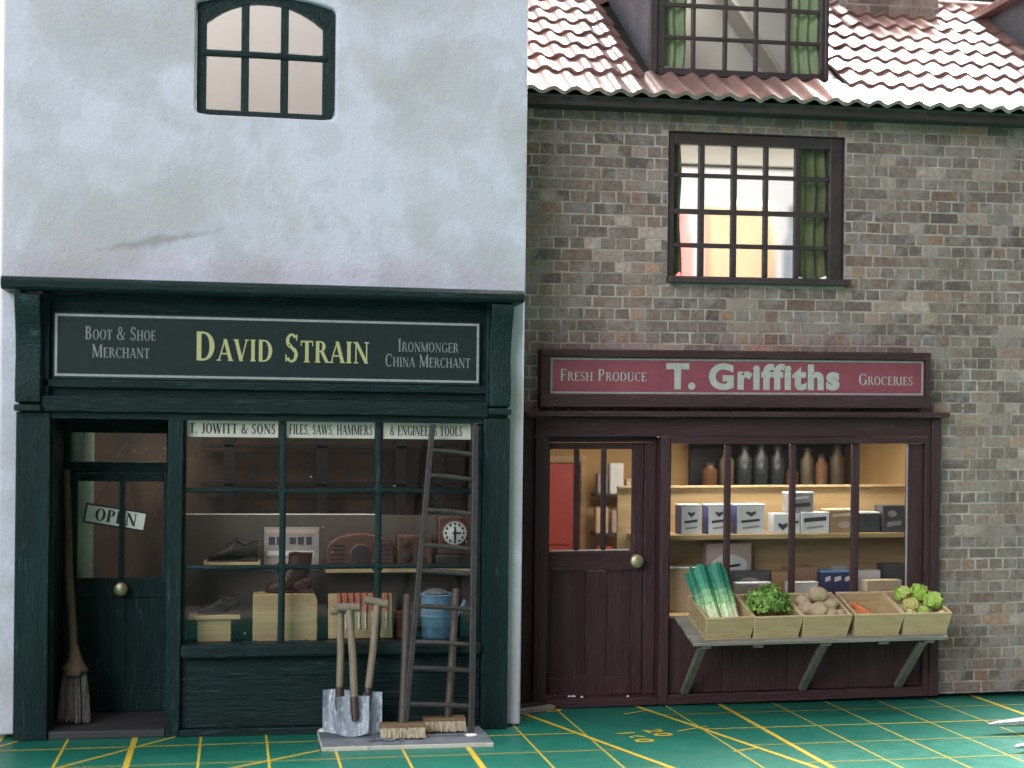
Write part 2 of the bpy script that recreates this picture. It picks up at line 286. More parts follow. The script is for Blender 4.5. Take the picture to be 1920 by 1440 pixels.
# ------------------------------------------------------------------ mesh builder
SHEAR = 0.0105
RIGHT = []                                   # roots of everything that stands on / in the slightly lifted brick model
class MB:
    def __init__(s, M_=None, right=False): s.v = []; s.f = []; s.M = M_ or Matrix(); s.c = []; s.right = right; s.col = None
    def add(s, vs, fs):
        k = len(s.v); s.v += [s.M @ Vector(p) for p in vs]; s.f += [tuple(i + k for i in q) for q in fs]; s.c += [s.col] * len(fs)
    def box(s, x0, x1, y0, y1, z0, z1):
        s.add([(x0, y0, z0), (x1, y0, z0), (x1, y1, z0), (x0, y1, z0), (x0, y0, z1), (x1, y0, z1), (x1, y1, z1), (x0, y1, z1)],
              [(0, 3, 2, 1), (4, 5, 6, 7), (0, 1, 5, 4), (1, 2, 6, 5), (2, 3, 7, 6), (3, 0, 4, 7)]); return s
    def prism_y(s, poly, y0, y1):              # poly in (x,z), counter-clockwise seen from -Y
        n = len(poly); s.add([(x, y0, z) for x, z in poly] + [(x, y1, z) for x, z in poly],
              [tuple(range(n)), tuple(range(2 * n - 1, n - 1, -1))] + [(i, i + n, (i + 1) % n + n, (i + 1) % n) for i in range(n)]); return s
    def prism_x(s, poly, x0, x1):              # poly in (y,z)
        n = len(poly); s.add([(x0, y, z) for y, z in poly] + [(x1, y, z) for y, z in poly],
              [tuple(range(n - 1, -1, -1)), tuple(range(n, 2 * n))] + [(i, (i + 1) % n, (i + 1) % n + n, i + n) for i in range(n)]); return s
    def tube(s, pts, rad, n=10, jit=0):
        pts = [Vector(p) for p in pts]; rad = rad if isinstance(rad, (list, tuple)) else [rad] * len(pts); vs = []
        for i, p in enumerate(pts):
            d = (pts[min(i + 1, len(pts) - 1)] - pts[max(i - 1, 0)]).normalized()
            a = d.cross(Vector((0, 0, 1)) if abs(d.z) < .9 else Vector((1, 0, 0))).normalized(); b = d.cross(a)
            for k in range(n):
                t = 2 * PI * k / n; r = rad[i] * (1 + random.uniform(-jit, jit)); vs.append(p + (a * math.cos(t) + b * math.sin(t)) * r)
        fs = [(i * n + k, i * n + (k + 1) % n, (i + 1) * n + (k + 1) % n, (i + 1) * n + k) for i in range(len(pts) - 1) for k in range(n)]
        fs += [tuple(range(n - 1, -1, -1)), tuple(range((len(pts) - 1) * n, len(pts) * n))]
        s.add(vs, fs); return s
    def lathe(s, prof, c, n=20, axis='Z', sx=1, sy=1):
        vs = []; c = Vector(c)
        for r, h in prof:
            for k in range(n):
                t = 2 * PI * k / n; x, y = r * math.cos(t) * sx, r * math.sin(t) * sy
                vs.append(c + (Vector((x, y, h)) if axis == 'Z' else Vector((x, -h, y))))
        m = len(prof); fs = [(i * n + k, i * n + (k + 1) % n, (i + 1) * n + (k + 1) % n, (i + 1) * n + k) for i in range(m - 1) for k in range(n)]
        fs += [tuple(range(n - 1, -1, -1)), tuple(range((m - 1) * n, m * n))]; s.add(vs, fs); return s
    def blob(s, c, r, seg=16, rings=10, lump=.0, lscale=2.0, seed=0, rot=None):
        vs = []; c = Vector(c); r = Vector(r); Q = rot or Matrix.Identity(3)
        for i in range(rings + 1):
            th = PI * i / rings
            for k in range(seg):
                ph = 2 * PI * k / seg; d = Vector((math.sin(th) * math.cos(ph), math.sin(th) * math.sin(ph), math.cos(th)))
                f = 1 + lump * noise.noise(d * lscale + Vector((seed * 3.1, seed, seed * 1.7))); vs.append(c + Q @ Vector((d.x * r.x, d.y * r.y, d.z * r.z)) * f)
        fs = [(i * seg + k, (i + 1) * seg + k, (i + 1) * seg + (k + 1) % seg, i * seg + (k + 1) % seg) for i in range(rings) for k in range(seg)]
        s.add(vs, fs); return s
    def flat(s, poly, y):                      # printed polygon in the XZ plane facing -Y
        s.add([(x, y, z) for x, z in poly], [tuple(range(len(poly)))]); return s
    def build(s, name, mat, parent=None, bevel=0, smooth=False, seg=2, base=None, angle=35):
        vs = [Vector(v) for v in s.v]
        if s.right: vs = [Vector((v.x + SHEAR * v.z, v.y, v.z)) for v in vs]
        if parent is not None: off = Vector(parent['_o'])
        else:
            xs = [v.x for v in vs]; ys = [v.y for v in vs]; zs = [v.z for v in vs]
            off = Vector(base) if base else Vector(((min(xs) + max(xs)) / 2, (min(ys) + max(ys)) / 2, min(zs)))
        me = bpy.data.meshes.new(name); me.from_pydata([v - off for v in vs], [], s.f); me.update()
        me.materials.append(M[mat])
        if any(c is not None for c in s.c):
            at = me.color_attributes.new('Col', 'FLOAT_COLOR', 'CORNER'); i = 0
            for p, c in zip(me.polygons, s.c):
                for _ in p.vertices: at.data[i].color = c4(c or (1, 1, 1)); i += 1
        if smooth or bevel:
            me.polygons.foreach_set('use_smooth', [True] * len(me.polygons)); me.set_sharp_from_angle(angle=R(angle))
        o = bpy.data.objects.new(name, me); COL.objects.link(o)
        if parent is not None: o.parent = parent
        else:
            o.location = off
            if s.right: RIGHT.append(o)
        o['_o'] = tuple(off)
        if bevel:
            b = o.modifiers.new('bevel', 'BEVEL'); b.width = bevel; b.segments = seg; b.limit_method = 'ANGLE'; b.angle_limit = R(40)
        return o

def tag(o, label=None, cat=None, group=None, kind=None):
    if label: o['label'] = label
    if cat: o['category'] = cat
    if group: o['group'] = group
    if kind: o['kind'] = kind
    return o
def thing(name, loc, label, cat, group=None, right=False):
    o = bpy.data.objects.new(name, None); COL.objects.link(o); o.empty_display_size = .2
    l = Vector(loc)
    if right: l.x += SHEAR * l.z; RIGHT.append(o)
    o.location = l; o['_o'] = tuple(l); return tag(o, label, cat, group)
def bx(name, mat, parent, x0, x1, y0, y1, z0, z1, bevel=.012, right=False, seg=2):
    return MB(right=right).box(x0, x1, y0, y1, z0, z1).build(name, mat, parent, bevel, seg=seg)

# ------------------------------------------------------------------ serif lettering (printed capitals)
def _st(x, w=.16): return ('l', x, 0, x, 1, w)
T_, N_ = .16, .065
def glyph(ch):
    S = lambda x, y, h=.13: ('s', x, y, h)
    G = {
     'A': (.80, [('l', .08, 0, .40, 1, N_), ('l', .40, 1, .70, 0, T_), ('l', .20, .33, .58, .33, N_), S(.08, 0, .11), S(.70, 0, .13)]),
     'B': (.70, [_st(.17), ('a', .34, .76, .24, .24, -90, 90, .15, .06), ('a', .34, .27, .30, .27, -90, 90, .16, .06), ('l', .12, .97, .36, .97, N_), ('l', .12, .52, .36, .52, N_), ('l', .12, .03, .36, .03, N_)]),
     'C': (.76, [('a', .42, .5, .38, .52, 48, 312, .16, .06), ('l', .68, .98, .68, .72, .05), ('l', .70, .26, .70, .10, .03)]),
     'D': (.84, [_st(.17), ('a', .36, .5, .42, .5, -90, 90, .17, .06), ('l', .08, .97, .38, .97, N_), ('l', .08, .03, .38, .03, N_)]),
     'E': (.66, [_st(.17), ('l', .08, .97, .58, .97, N_), ('l', .08, .03, .60, .03, N_), ('l', .17, .52, .46, .52, N_), ('l', .57, 1, .57, .78, .045), ('l', .60, 0, .60, .24, .045), ('l', .46, .40, .46, .64, .04)]),
     'F': (.62, [_st(.17), ('l', .08, .97, .56, .97, N_), ('l', .17, .52, .44, .52, N_), ('l', .55, 1, .55, .78, .045), ('l', .44, .40, .44, .64, .04), S(.17, 0, .14)]),
     'G': (.82, [('a', .42, .5, .38, .52, 48, 318, .16, .06), ('l', .70, 0.06, .70, .42, .14), ('l', .56, .42, .82, .42, .05), ('l', .68, .98, .68, .74, .05)]),
     'H': (.86, [_st(.17), _st(.69), ('l', .17, .52, .69, .52, N_), S(.17, 0), S(.17, 1), S(.69, 0), S(.69, 1)]),
     'I': (.36, [_st(.18), S(.18, 0), S(.18, 1)]),
     'J': (.46, [('l', .30, .12, .30, 1, T_), ('a', .18, .16, .20, .20, 180, 350, .08, .08), S(.30, 1)]),
     'L': (.62, [_st(.17), ('l', .08, .03, .56, .03, N_), ('l', .56, 0, .56, .26, .045), S(.17, 1)]),
     'M': (1.0, [('l', .14, 0, .14, 1, N_), ('l', .14, 1, .50, .05, T_), ('l', .50, .05, .84, 1, N_), ('l', .85, 0, .85, 1, T_), S(.14, 0, .11), S(.85, 0), S(.12, 1, .10), S(.88, 1, .10)]),
     'N': (.86, [('l', .15, 0, .15, 1, N_), ('l', .15, 1, .72, 0, T_), ('l', .72, 0, .72, 1, N_), S(.15, 0, .11), S(.12, 1, .12), S(.72, 1, .12)]),
     'O': (.84, [('a', .42, .5, .39, .52, 0, 360, .16, .06)]),
     'P': (.66, [_st(.17), ('a', .34, .74, .27, .26, -90, 90, .15, .06), ('l', .08, .97, .36, .97, N_), ('l', .12, .51, .36, .51, N_), S(.17, 0, .14)]),
     'R': (.76, [_st(.17), ('a', .34, .75, .25, .25, -90, 90, .15, .06), ('l', .08, .97, .36, .97, N_), ('l', .12, .52, .36, .52, N_), ('l', .40, .52, .68, 0, T_), S(.17, 0, .14), S(.70, 0, .09)]),
     'S': (.60, [('a', .30, .745, .23, .265, 30, 270, .12, .07), ('a', .30, .265, .25, .275, -150, 90, .12, .07), ('l', .50, .98, .50, .76, .045), ('l', .08, .02, .08, .26, .045), ('l', .16, .68, .45, .36, .13)]),
     'T': (.70, [_st(.35), ('l', .04, .97, .66, .97, N_), ('l', .045, 1, .045, .76, .045), ('l', .655, 1, .655, .76, .045), S(.35, 0, .15)]),
     'U': (.82, [('l', .17, .25, .17, 1, T_), ('l', .66, .25, .66, 1, N_), ('a', .415, .28, .31, .30, 180, 360, .12, .07), S(.17, 1), S(.66, 1, .11)]),
     'V': (.78, [('l', .12, 1, .40, 0, T_), ('l', .40, 0, .68, 1, N_), S(.12, 1), S(.68, 1, .10)]),
     'W': (1.14, [('l', .10, 1, .34, 0, T_), ('l', .34, 0, .57, 1, N_), ('l', .57, 1, .80, 0, T_), ('l', .80, 0, 1.04, 1, N_), S(.10, 1), S(1.04, 1, .09), S(.57, 1, .12)]),
     '&': (.86, [('a', .34, .76, .19, .24, 0, 360, .09, .06), ('a', .34, .26, .30, .27, 60, 330, .13, .06), ('l', .22, .66, .72, .02, .13), ('l', .58, .16, .76, .46, .06), S(.76, .46, .09)]),
     ',': (.30, [('l', .14, .10, .14, 0, .13), ('l', .16, .02, .10, -.16, .06)]), '.': (.30, [('l', .14, .13, .14, 0, .13)]), ' ': (.34, []),
    }
    return G[ch]
def lettering(text, x0, x1, z, cap, y, name, mat, parent, small=None, bold=1.0, right=False, slope=0.0):
    """text in capitals; lower-case letters become small capitals; fitted between x0 and x1 on base line z, flat on the plane y"""
    small = small or cap * .76
    adv = 0; items = []
    for ch in text:
        h = small if ch.islower() else cap; w, st = glyph(ch.upper()); items.append((adv, h, st)); adv += w * h + .05 * h
    kx = (x1 - x0) / adv; mb = MB(right=right); q = [0]
    def put(poly):
        q[0] += 1; mb.flat([(px, pz) for px, pz in poly], y - .00025 * (q[0] % 9))
    for ax, h, st in items:
        X = lambda u: x0 + (ax + u * h) * kx
        Z = lambda u, w: z + u * h + slope * (w - x0)
        for p in st:
            if p[0] == 'l':
                _, a, b, c, d, w = p; w *= bold if w > .1 else (1 + (bold - 1) * .4)
                if abs(d - b) < 1e-6: poly = [(a, b - w / 2), (c, b - w / 2), (c, b + w / 2), (a, b + w / 2)]
                elif d > b: poly = [(a - w / 2, b), (a + w / 2, b), (c + w / 2, d), (c - w / 2, d)]
                else: poly = [(c - w / 2, d), (c + w / 2, d), (a + w / 2, b), (a - w / 2, b)]
                put([(X(u), Z(v, X(u))) for u, v in poly])
            elif p[0] == 's':
                _, a, b, hw = p; t = .05 * (1 + (bold - 1) * .5); b0, b1 = (b, b + t) if b < .5 else (b - t, b); hw *= (1 + (bold - 1) * .3)
                put([(X(u), Z(v, X(u))) for u, v in ((a - hw, b0), (a + hw, b0), (a + hw, b1), (a - hw, b1))])
            else:
                _, cx, cy, rx, ry, a0, a1, wt, wn = p; wt = min(wt * bold, rx * .8); wn *= (1 + (bold - 1) * .4); n = max(6, int(abs(a1 - a0) / 18))
                for k in range(n):
                    s0, s1 = R(a0 + (a1 - a0) * k / n), R(a0 + (a1 - a0) * (k + 1) / n)
                    pts = [(cx + (rx - wt) * math.cos(s0), cy + (ry - wn) * math.sin(s0)), (cx + rx * math.cos(s0), cy + ry * math.sin(s0)),
                           (cx + rx * math.cos(s1), cy + ry * math.sin(s1)), (cx + (rx - wt) * math.cos(s1), cy + (ry - wn) * math.sin(s1))]
                    put([(X(u), Z(v, X(u))) for u, v in pts])
    return mb.build(name, mat, parent)
def font_text(text, name, mat, parent, Mx, size, offset=0, space=1.0, sx=1.0, right=False):
    cu = bpy.data.curves.new(name, 'FONT'); cu.body = text; cu.size = size; cu.offset = offset; cu.space_character = space
    ob = bpy.data.objects.new('tmp', cu); COL.objects.link(ob); bpy.context.view_layer.update()
    me = bpy.data.meshes.new_from_object(ob.evaluated_get(bpy.context.evaluated_depsgraph_get()))
    mb = MB(Mx @ Matrix.Diagonal((sx, 1, 1, 1)), right); mb.add([v.co for v in me.vertices], [tuple(p.vertices) for p in me.polygons])
    bpy.data.objects.remove(ob); bpy.data.curves.remove(cu); bpy.data.meshes.remove(me)
    return mb.build(name, mat, parent)

# ------------------------------------------------------------------ setting: cutting mat, room wall
mat_o = tag(MB().box(-26, 42, 9, 34, -.3, 0).build('cutting_mat', 'mat', None, .03), 'green cutting mat with yellow grid lines under both model shops', 'cutting mat')
def mline(x0, y0, x1, y1, w, z, name='grid_line'):
    d = Vector((x1 - x0, y1 - y0)); n = Vector((-d.y, d.x)).normalized() * w / 2; k = max(1, int(d.length / 4)); mb = MB()
    pts = [Vector((x0, y0)) + d * i / k for i in range(k + 1)]
    mb.add([(p.x + n.x, p.y + n.y, z) for p in pts] + [(p.x - n.x, p.y - n.y, z) for p in pts], [(i, k + 1 + i, k + 2 + i, i + 1) for i in range(k)])
    mb.build(name, 'matline', mat_o)
for k in range(-4, 16):
    x = -1.45 + .985 * k; thick = k % 5 == 0
    if k == 8: continue
    mline(x, 17, x, 26.5 if k < 7 else 26, .085 if thick else (.034 if k < 6 else .026), .0035 if thick else .003)
for k in range(-3, 3):
    y = 22.78 + 1.29 * k; w = .042 if k == 0 else .024; f = lambda x: y + .023 * x
    xd1 = 4.90 + (24.35 - f(5.4)) * .303; xd2 = 6.93 + (24.88 - f(7.4)) * .26
    mline(-6, f(-6), xd1, f(xd1), w, .0045); mline(xd2, f(xd2), 20, f(20), w, .0045)
for q in ((4.70, 25.0, 6.85, 17.9, .08), (6.80, 25.4, 8.75, 17.8, .08), (-3.7, 19.7, -.85, 23.42, .055), (-3.42, 22.9, -3.1, 23.5, .055), (-1.4, 20.0, 1.30, 22.15, .055)):
    mline(q[0], q[1], q[2], q[3], q[4], .006, 'angle_line')
for q in ((6.48, 24.34, 6.99, 24.67), (6.95, 22.82, 7.55, 23.18), (7.34, 21.24, 7.84, 21.48)):
    mline(*q, .045, .0075, 'tick_mark')
for body, px, py in (('160', 5.93, 22.86), ('20', 6.42, 22.98), ('0', 5.2, 24.93)):
    font_text(body, 'number', 'matline', mat_o, Matrix.Translation((px, py, .009)) @ Matrix.Rotation(R(-77), 4, 'Z'), .42, .010, 1.25, 1.15)
wall_o = tag(MB().box(-160, 190, 118, 119, -40, 140).build('room_wall', 'roomwall'), kind='structure')
table_o = tag(MB().box(-60, 80, 4, 117, -1.6, -.302).build('table_top', 'greywood'), kind='structure')

# ------------------------------------------------------------------ plastered shop (left)
LS = thing('plaster_shop', (.5, 23.6, 0), 'white plastered model shop with dark green shopfront and arched upper window', 'model shop')
def ray_poly(c, a, poly):
    d = Vector((math.cos(a), math.sin(a))); best = None
    for i in range(len(poly)):
        p, q = Vector(poly[i]) - Vector(c), Vector(poly[(i + 1) % len(poly)]) - Vector(c); e = q - p; den = d.x * e.y - d.y * e.x
        if abs(den) < 1e-9: continue
        t = (p.x * e.y - p.y * e.x) / den; s_ = (p.x * d.y - p.y * d.x) / den
        if t > 0 and -1e-6 <= s_ <= 1 + 1e-6 and (best is None or t < best): best = t
    return (c[0] + d.x * best, c[1] + d.y * best)
def holed_wall(mb, rect, hole, y0, y1, cham=.0):
    cx = sum(p[0] for p in hole) / len(hole); cz = sum(p[1] for p in hole) / len(hole); c = (cx, cz)
    x0, x1, z0, z1 = rect; out = [(x0, z0), (x1, z0), (x1, z1), (x0, z1)]
    ang = sorted([math.atan2(p[1] - cz, p[0] - cx) for p in out] + [-PI + 2 * PI * i / 72 for i in range(72)])
    n = len(ang); I = [ray_poly(c, a, hole) for a in ang]; O = [ray_poly(c, a, out) for a in ang]
    I0 = [(cx + (p[0] - cx) * (1 + cham), cz + (p[1] - cz) * (1 + cham)) for p in I]
    vs = [(p[0], y0, p[1]) for p in O] + [(p[0], y0, p[1]) for p in I0] + [(p[0], y0 + .06, p[1]) for p in I] + [(p[0], y1, p[1]) for p in I] + [(p[0], y1, p[1]) for p in O]
    fs = []
    for i in range(n):
        j = (i + 1) % n
        for a in range(4): fs.append((a * n + i, a * n + j, (a + 1) * n + j, (a + 1) * n + i))
        fs.append((4 * n + i, 4 * n + j, j, i))
    mb.add(vs, fs)
def arch(x0, x1, z0, zs, zt, r=.0, n=14):
    pts = []
    if r: pts += [(x0 + r - r * math.cos(t), z0 + r - r * math.sin(t)) for t in [PI / 2 * i / 5 for i in range(6)]] + [(x1 - r + r * math.sin(t), z0 + r - r * math.cos(t)) for t in [PI / 2 * i / 5 for i in range(6)]]
    else: pts += [(x0, z0), (x1, z0)]
    for i in range(n + 1):
        u = 1 - 2 * i / n; pts.append(((x0 + x1) / 2 + u * (x1 - x0) / 2, zs + (zt - zs) * (1 - abs(u) ** 2.3)))
    return pts
mb = MB(); holed_wall(mb, (-3.5, 4.57, 6.9, 13.2), arch(-.655, 1.49, 9.60, 11.34, 11.50, .11), 23.6, 23.98, .010)
mb.build('wall', 'plaster', LS, .03, angle=50)
bx('wall', 'plaster', LS, -3.5, -3.16, 23.6, 23.98, .06, 6.895, .03)
bx('wall', 'plaster', LS, 4.24, 4.565, 23.6, 23.98, 0.02, 6.895, .035)
bx('side_wall', 'plaster', LS, 4.40, 4.55, 23.985, 29.0, 0, 13.2, .02)
bx('side_wall', 'plaster', LS, -3.49, -3.34, 23.985, 29.0, 0, 13.2, .02)
bx('back_wall', 'partition', LS, -3.335, 4.395, 28.85, 29.0, 0, 6.9, 0)
bx('upper_floor', 'partition', LS, -3.335, 4.395, 23.985, 28.845, 5.30, 5.42, 0)
bx('shop_floor', 'partition', LS, -3.335, 4.395, 25.08, 28.845, 0, .10, 0)
# cream room behind the upper window
bx('room_panel', 'cream', LS, -3.3, 4.36, 27.6, 27.7, 5.43, 13.1, 0)
# upper window
fo = arch(-.65, 1.485, 9.605, 11.335, 11.495, .09); fi = arch(-.50, 1.295, 9.70, 11.06, 11.40)
holed = MB(); 
def ring(mb, outer, inner, y0, y1):
    cx = sum(p[0] for p in inner) / len(inner); cz = sum(p[1] for p in inner) / len(inner); n = 96
    ang = [-PI + 2 * PI * (i + .5) / n for i in range(n)] + [math.atan2(p[1] - cz, p[0] - cx) for p in inner[:2] + inner[2:3] + inner[-1:]]
    ang = sorted(ang); n = len(ang); O = [ray_poly((cx, cz), a, outer) for a in ang]; I = [ray_poly((cx, cz), a, inner) for a in ang]
    vs = [(p[0], y0, p[1]) for p in O] + [(p[0], y0, p[1]) for p in I] + [(p[0], y1, p[1]) for p in I] + [(p[0], y1, p[1]) for p in O]; fs = []
    for i in range(n):
        j = (i + 1) % n
        for a in range(4): fs.append((a * n + i, a * n + j, ((a + 1) % 4) * n + j, ((a + 1) % 4) * n + i))
    mb.add(vs, fs)
ring(holed, fo, fi, 23.72, 23.86)
uw = holed.build('window', 'green', LS, .015, angle=50)
for x in (.09, .70): bx('glazing_bar', 'green_v', uw, x - .062, x + .062, 23.735, 23.80, 9.68, 11.42, .02)
MB().tube([(-.56, 23.735, 10.58), (.4, 23.73, 10.585), (1.35, 23.735, 10.58)], .055, 10).build('glazing_bar', 'green_h', uw, 0, True)
for x0, x1, in ((-.50, .035), (.145, .645), (.755, 1.295)):
    bx('pane', 'glass', uw, x0, x1, 23.81, 23.818, 9.70, 10.54, 0)
    z0 = lambda x: 11.06 + .34 * (1 - abs((x - .3975) / .8975) ** 2.3) - .0
    MB().prism_y([(x0, 10.62), (x1, 10.62)] + [(x1 + (x0 - x1) * i / 6, z0(x1 + (x0 - x1) * i / 6)) for i in range(7)], 23.81, 23.818).build('pane', 'glass', uw)
# green shopfront
for x0, x1 in ((-3.235, -2.74), (3.88, 4.305)):
    bx('pilaster', 'green_v', LS, x0, x1, 23.37, 23.598, 0, 4.955, .02)
    bx('pilaster_back', 'green_v', LS, x0 + .03, x1 - .03, 23.40, 23.597, 4.957, 6.74, .015)
for x0, x1, zb in ((-3.24, -2.87, 4.96), (3.94, 4.285, 5.0)):
    pr = [(23.395, zb + .12), (23.26, zb + .13), (23.22, zb + .32), (23.24, zb + .55), (23.28, zb + .85), (23.24, zb + 1.15), (23.14, zb + 1.42), (23.06, zb + 1.62), (23.06, zb + 1.74), (23.395, zb + 1.74)]
    br = MB().prism_x(pr, x0, x1).build('bracket', 'green', LS, .02, angle=50)
    bx('bracket_foot', 'green', br, x0 - .01, x1 + .01, 23.22, 23.395, zb, zb + .10, .02)
MB().prism_x([(23.597, 6.755), (23.02, 6.755), (22.96, 6.80), (22.955, 6.89), (23.0, 6.945), (23.597, 6.985)], -3.42, 4.44).build('cornice', 'green_h', LS, .012)
bx('fascia', 'green_h', LS, -2.865, 3.935, 23.50, 23.597, 5.20, 6.75, .01)
sb = bx('sign_board', 'green_sign', LS, -2.72, 3.82, 23.42, 23.495, 5.46, 6.47, .01)
def border(x0, x1, z0, z1, w, y, name, mat, parent, right=False):
    m_ = MB(right=right)
    for a, b, c, d in ((x0, x1, z1 - w, z1), (x0, x1, z0, z0 + w), (x0, x0 + w, z0 + w, z1 - w), (x1 - w, x1, z0 + w, z1 - w)): m_.box(a, b, y, y + .006, c, d)
    return m_.build(name, mat, parent)
border(-2.69, 3.79, 5.50, 6.44, .035, 23.413, 'border_line', 'pale_print', sb)
for tx, a, b, z, cap, mt, bo in (('Boot & Shoe', -2.255, -1.20, 6.06, .20, 'grey_print', 1.0), ('Merchant', -2.15, -1.29, 5.79, .20, 'grey_print', 1.0), ('David Strain', -.625, 2.065, 5.775, .44, 'gold_print', 1.15),
                             ('Ironmonger', 2.50, 3.47, 5.975, .20, 'grey_print', 1.0), ('China Merchant', 2.30, 3.66, 5.735, .20, 'grey_print', 1.0)):
    lettering(tx, a, b, z, cap, 23.414, 'lettering', mt, sb, bold=bo)
bx('sign_ledge', 'green_h', LS, -2.865, 3.935, 23.40, 23.498, 5.33, 5.455, .02)
bx('beam', 'green_h', LS, -2.86, 3.93, 23.30, 23.597, 4.965, 5.195, .015)
bx('lintel', 'green_h', LS, -2.735, 3.875, 23.40, 23.597, 4.86, 4.963, .01)
bx('door_post', 'green_v', LS, -1.005, -.79, 23.40, 23.597, 0.0, 4.858, .015)
# shop window
sw = bx('window', 'green_v', LS, -.785, -.735, 23.52, 23.66, 1.42, 4.855, .01); bx('frame_side', 'green_v', sw, 3.79, 3.873, 23.52, 23.66, 1.42, 4.855, .01)
for x in (.735, 2.23): MB().tube([(x, 23.585, 1.40), (x + .008, 23.58, 3.1), (x, 23.585, 4.86)], [.06, .052, .052], 10).build('glazing_bar', 'green_v', sw, 0, True)
for z in (3.775, 2.58):
    MB().tube([(-.74, 23.565, z), (.735, 23.56, z - .005), (2.23, 23.56, z + .01), (3.80, 23.565, z)], .04, 10).build('glazing_bar', 'green_h', sw, 0, True)
    for x in (.735, 2.23): MB().blob((x, 23.57, z), (.095, .05, .095), 14, 8).build('joint', 'green', sw, 0, True)
xs = (-.735, .735, 2.23, 3.79); zs = (1.42, 2.58, 3.775, 4.855)
for i in range(3):
    for k in range(3): bx('pane', 'glass', sw, xs[i] + .002, xs[i + 1] - .002, 23.62, 23.628, zs[k] + .002, zs[k + 1] - .002, 0)
bx('sill', 'green_h', LS, -.785, 3.875, 23.30, 23.665, 1.21, 1.415, .05, seg=3)
for z0, z1, y in ((.90, 1.208, 23.50), (.50, .896, 23.494), (.115, .496, 23.50)): bx('stall_board', 'green_h', LS, -.785, 3.875, y, 23.62, z0, z1, .012)
bx('plinth', 'green_h', LS, -.785, 3.875, 23.36, 23.62, 0, .11, .015)
bx('display_floor', 'green', LS, -.88, 4.2, 23.67, 24.80, 1.30, 1.375, .006)
bx('window_side', 'partition', LS, -1.0, -.89, 23.60, 24.92, .12, 5.295, 0)
bx('display_back', 'partition', LS, -.885, 4.2, 24.80, 24.86, 1.2, 3.33, .008)
bx('display_back_edge', 'paper', LS, -.885, 2.3, 24.795, 24.865, 3.332, 3.345, 0)
random.seed(31)
for k in range(16):
    x = random.uniform(-.7, 3.7); r_ = random.uniform(.012, .03); MB().blob((x, 23.60, 1.418), (r_ * 2.2, r_, r_ * .7), 8, 6, .3, 2, x).build('glue_drop', 'green', LS, 0, True)
# recessed entrance and door
bx('step', 'step', LS, -2.735, -1.01, 23.42, 25.07, 0, .12, .015)
bx('recess_wall', 'green_v', LS, -2.80, -2.70, 23.60, 25.1, .12, 5.295, .006)
bx('recess_ceiling', 'green', LS, -2.695, -1.005, 23.60, 25.1, 4.90, 5.0, 0)
bx('door_frame', 'green_v', LS, -2.695, -2.60, 24.96, 25.09, .125, 4.895, .01)
bx('door_frame', 'green_v', LS, -1.095, -1.005, 24.96, 25.09, .125, 4.895, .01)
bx('transom', 'green_h', LS, -2.598, -1.097, 24.97, 25.08, 3.99, 4.175, .012)
bx('transom', 'green_h', LS, -2.598, -1.097, 24.97, 25.08, 4.645, 4.895, .012)
bx('fanlight', 'glass', LS, -2.598, -1.097, 25.02, 25.028, 4.177, 4.643, 0)
dr = MB()
for q in ((-2.598, -2.49, .125, 3.985), (-1.14, -1.097, .125, 3.985), (-2.488, -1.142, 3.86, 3.985), (-2.488, -1.142, 1.97, 2.29), (-2.488, -1.142, .125, .48), (-1.93, -1.72, .482, 1.968)):
    dr.box(q[0], q[1], 25.0, 25.07, q[2], q[3])
dr = dr.build('door', 'green_v', LS, .012)
for x0, x1 in ((-2.488, -1.932), (-1.718, -1.142)): bx('door_panel', 'green_v', dr, x0, x1, 25.035, 25.06, .484, 1.966, .006)
bx('glazing_bar', 'green_v', dr, -1.84, -1.75, 25.0, 25.06, 2.292, 3.858, .015)
for x0, x1 in ((-2.488, -1.842), (-1.748, -1.142)): bx('pane', 'glass', dr, x0, x1, 25.035, 25.043, 2.292, 3.858, 0)
MB().lathe([(.02, .0), (.045, .01), (.04, .05), (.09, .075), (.115, .12), (.105, .165), (.06, .195), (.01, .20)], (-1.79, 25.0, 2.12), 20, 'Y').build('knob', 'brass', dr, 0, True)
# interior of the plastered shop
MB().tube([(-2.62, 25.9, .1), (-2.62, 25.9, 5.25)], .30, 20).build('inner_post', 'palegreen', LS, 0, True)
bx('backdrop_print', 'print_backdrop', LS, -3.3, 4.35, 28.2, 28.25, .15, 5.28, 0)
# a brown side board and shelf posts seen through the shop window
bx('counter', 'brushwood', LS, .4, 3.9, 26.4, 27.2, .1, 3.1, .02)
for x in (-.2, 1.45, 2.9, 3.6): bx('shelf_post', 'leather_dark', LS, x, x + .22, 27.4, 27.55, .1, 5.2, .01)
for z in (3.7, 4.4): bx('shelf', 'leather_dark', LS, -.6, 4.2, 27.4, 27.9, z, z + .06, .01)

# ------------------------------------------------------------------ things on the plastered shop
os_ = thing('open_sign', (-1.9, 24.9, 3.27), 'small white sign reading OPEN hanging askew in the green door', 'sign')
Ms = Matrix.Translation((-1.90, 25.08, 3.27)) @ Matrix.Rotation(R(9.2), 4, 'Y')
m_ = MB(Ms); m_.box(-.50, .50, 0, .02, -.165, .165); bo_ = m_.build('board', 'black_print', os_)
m_ = MB(Ms); m_.box(-.465, .465, -.004, -.001, -.132, .132); m_.build('face', 'white_card', os_)
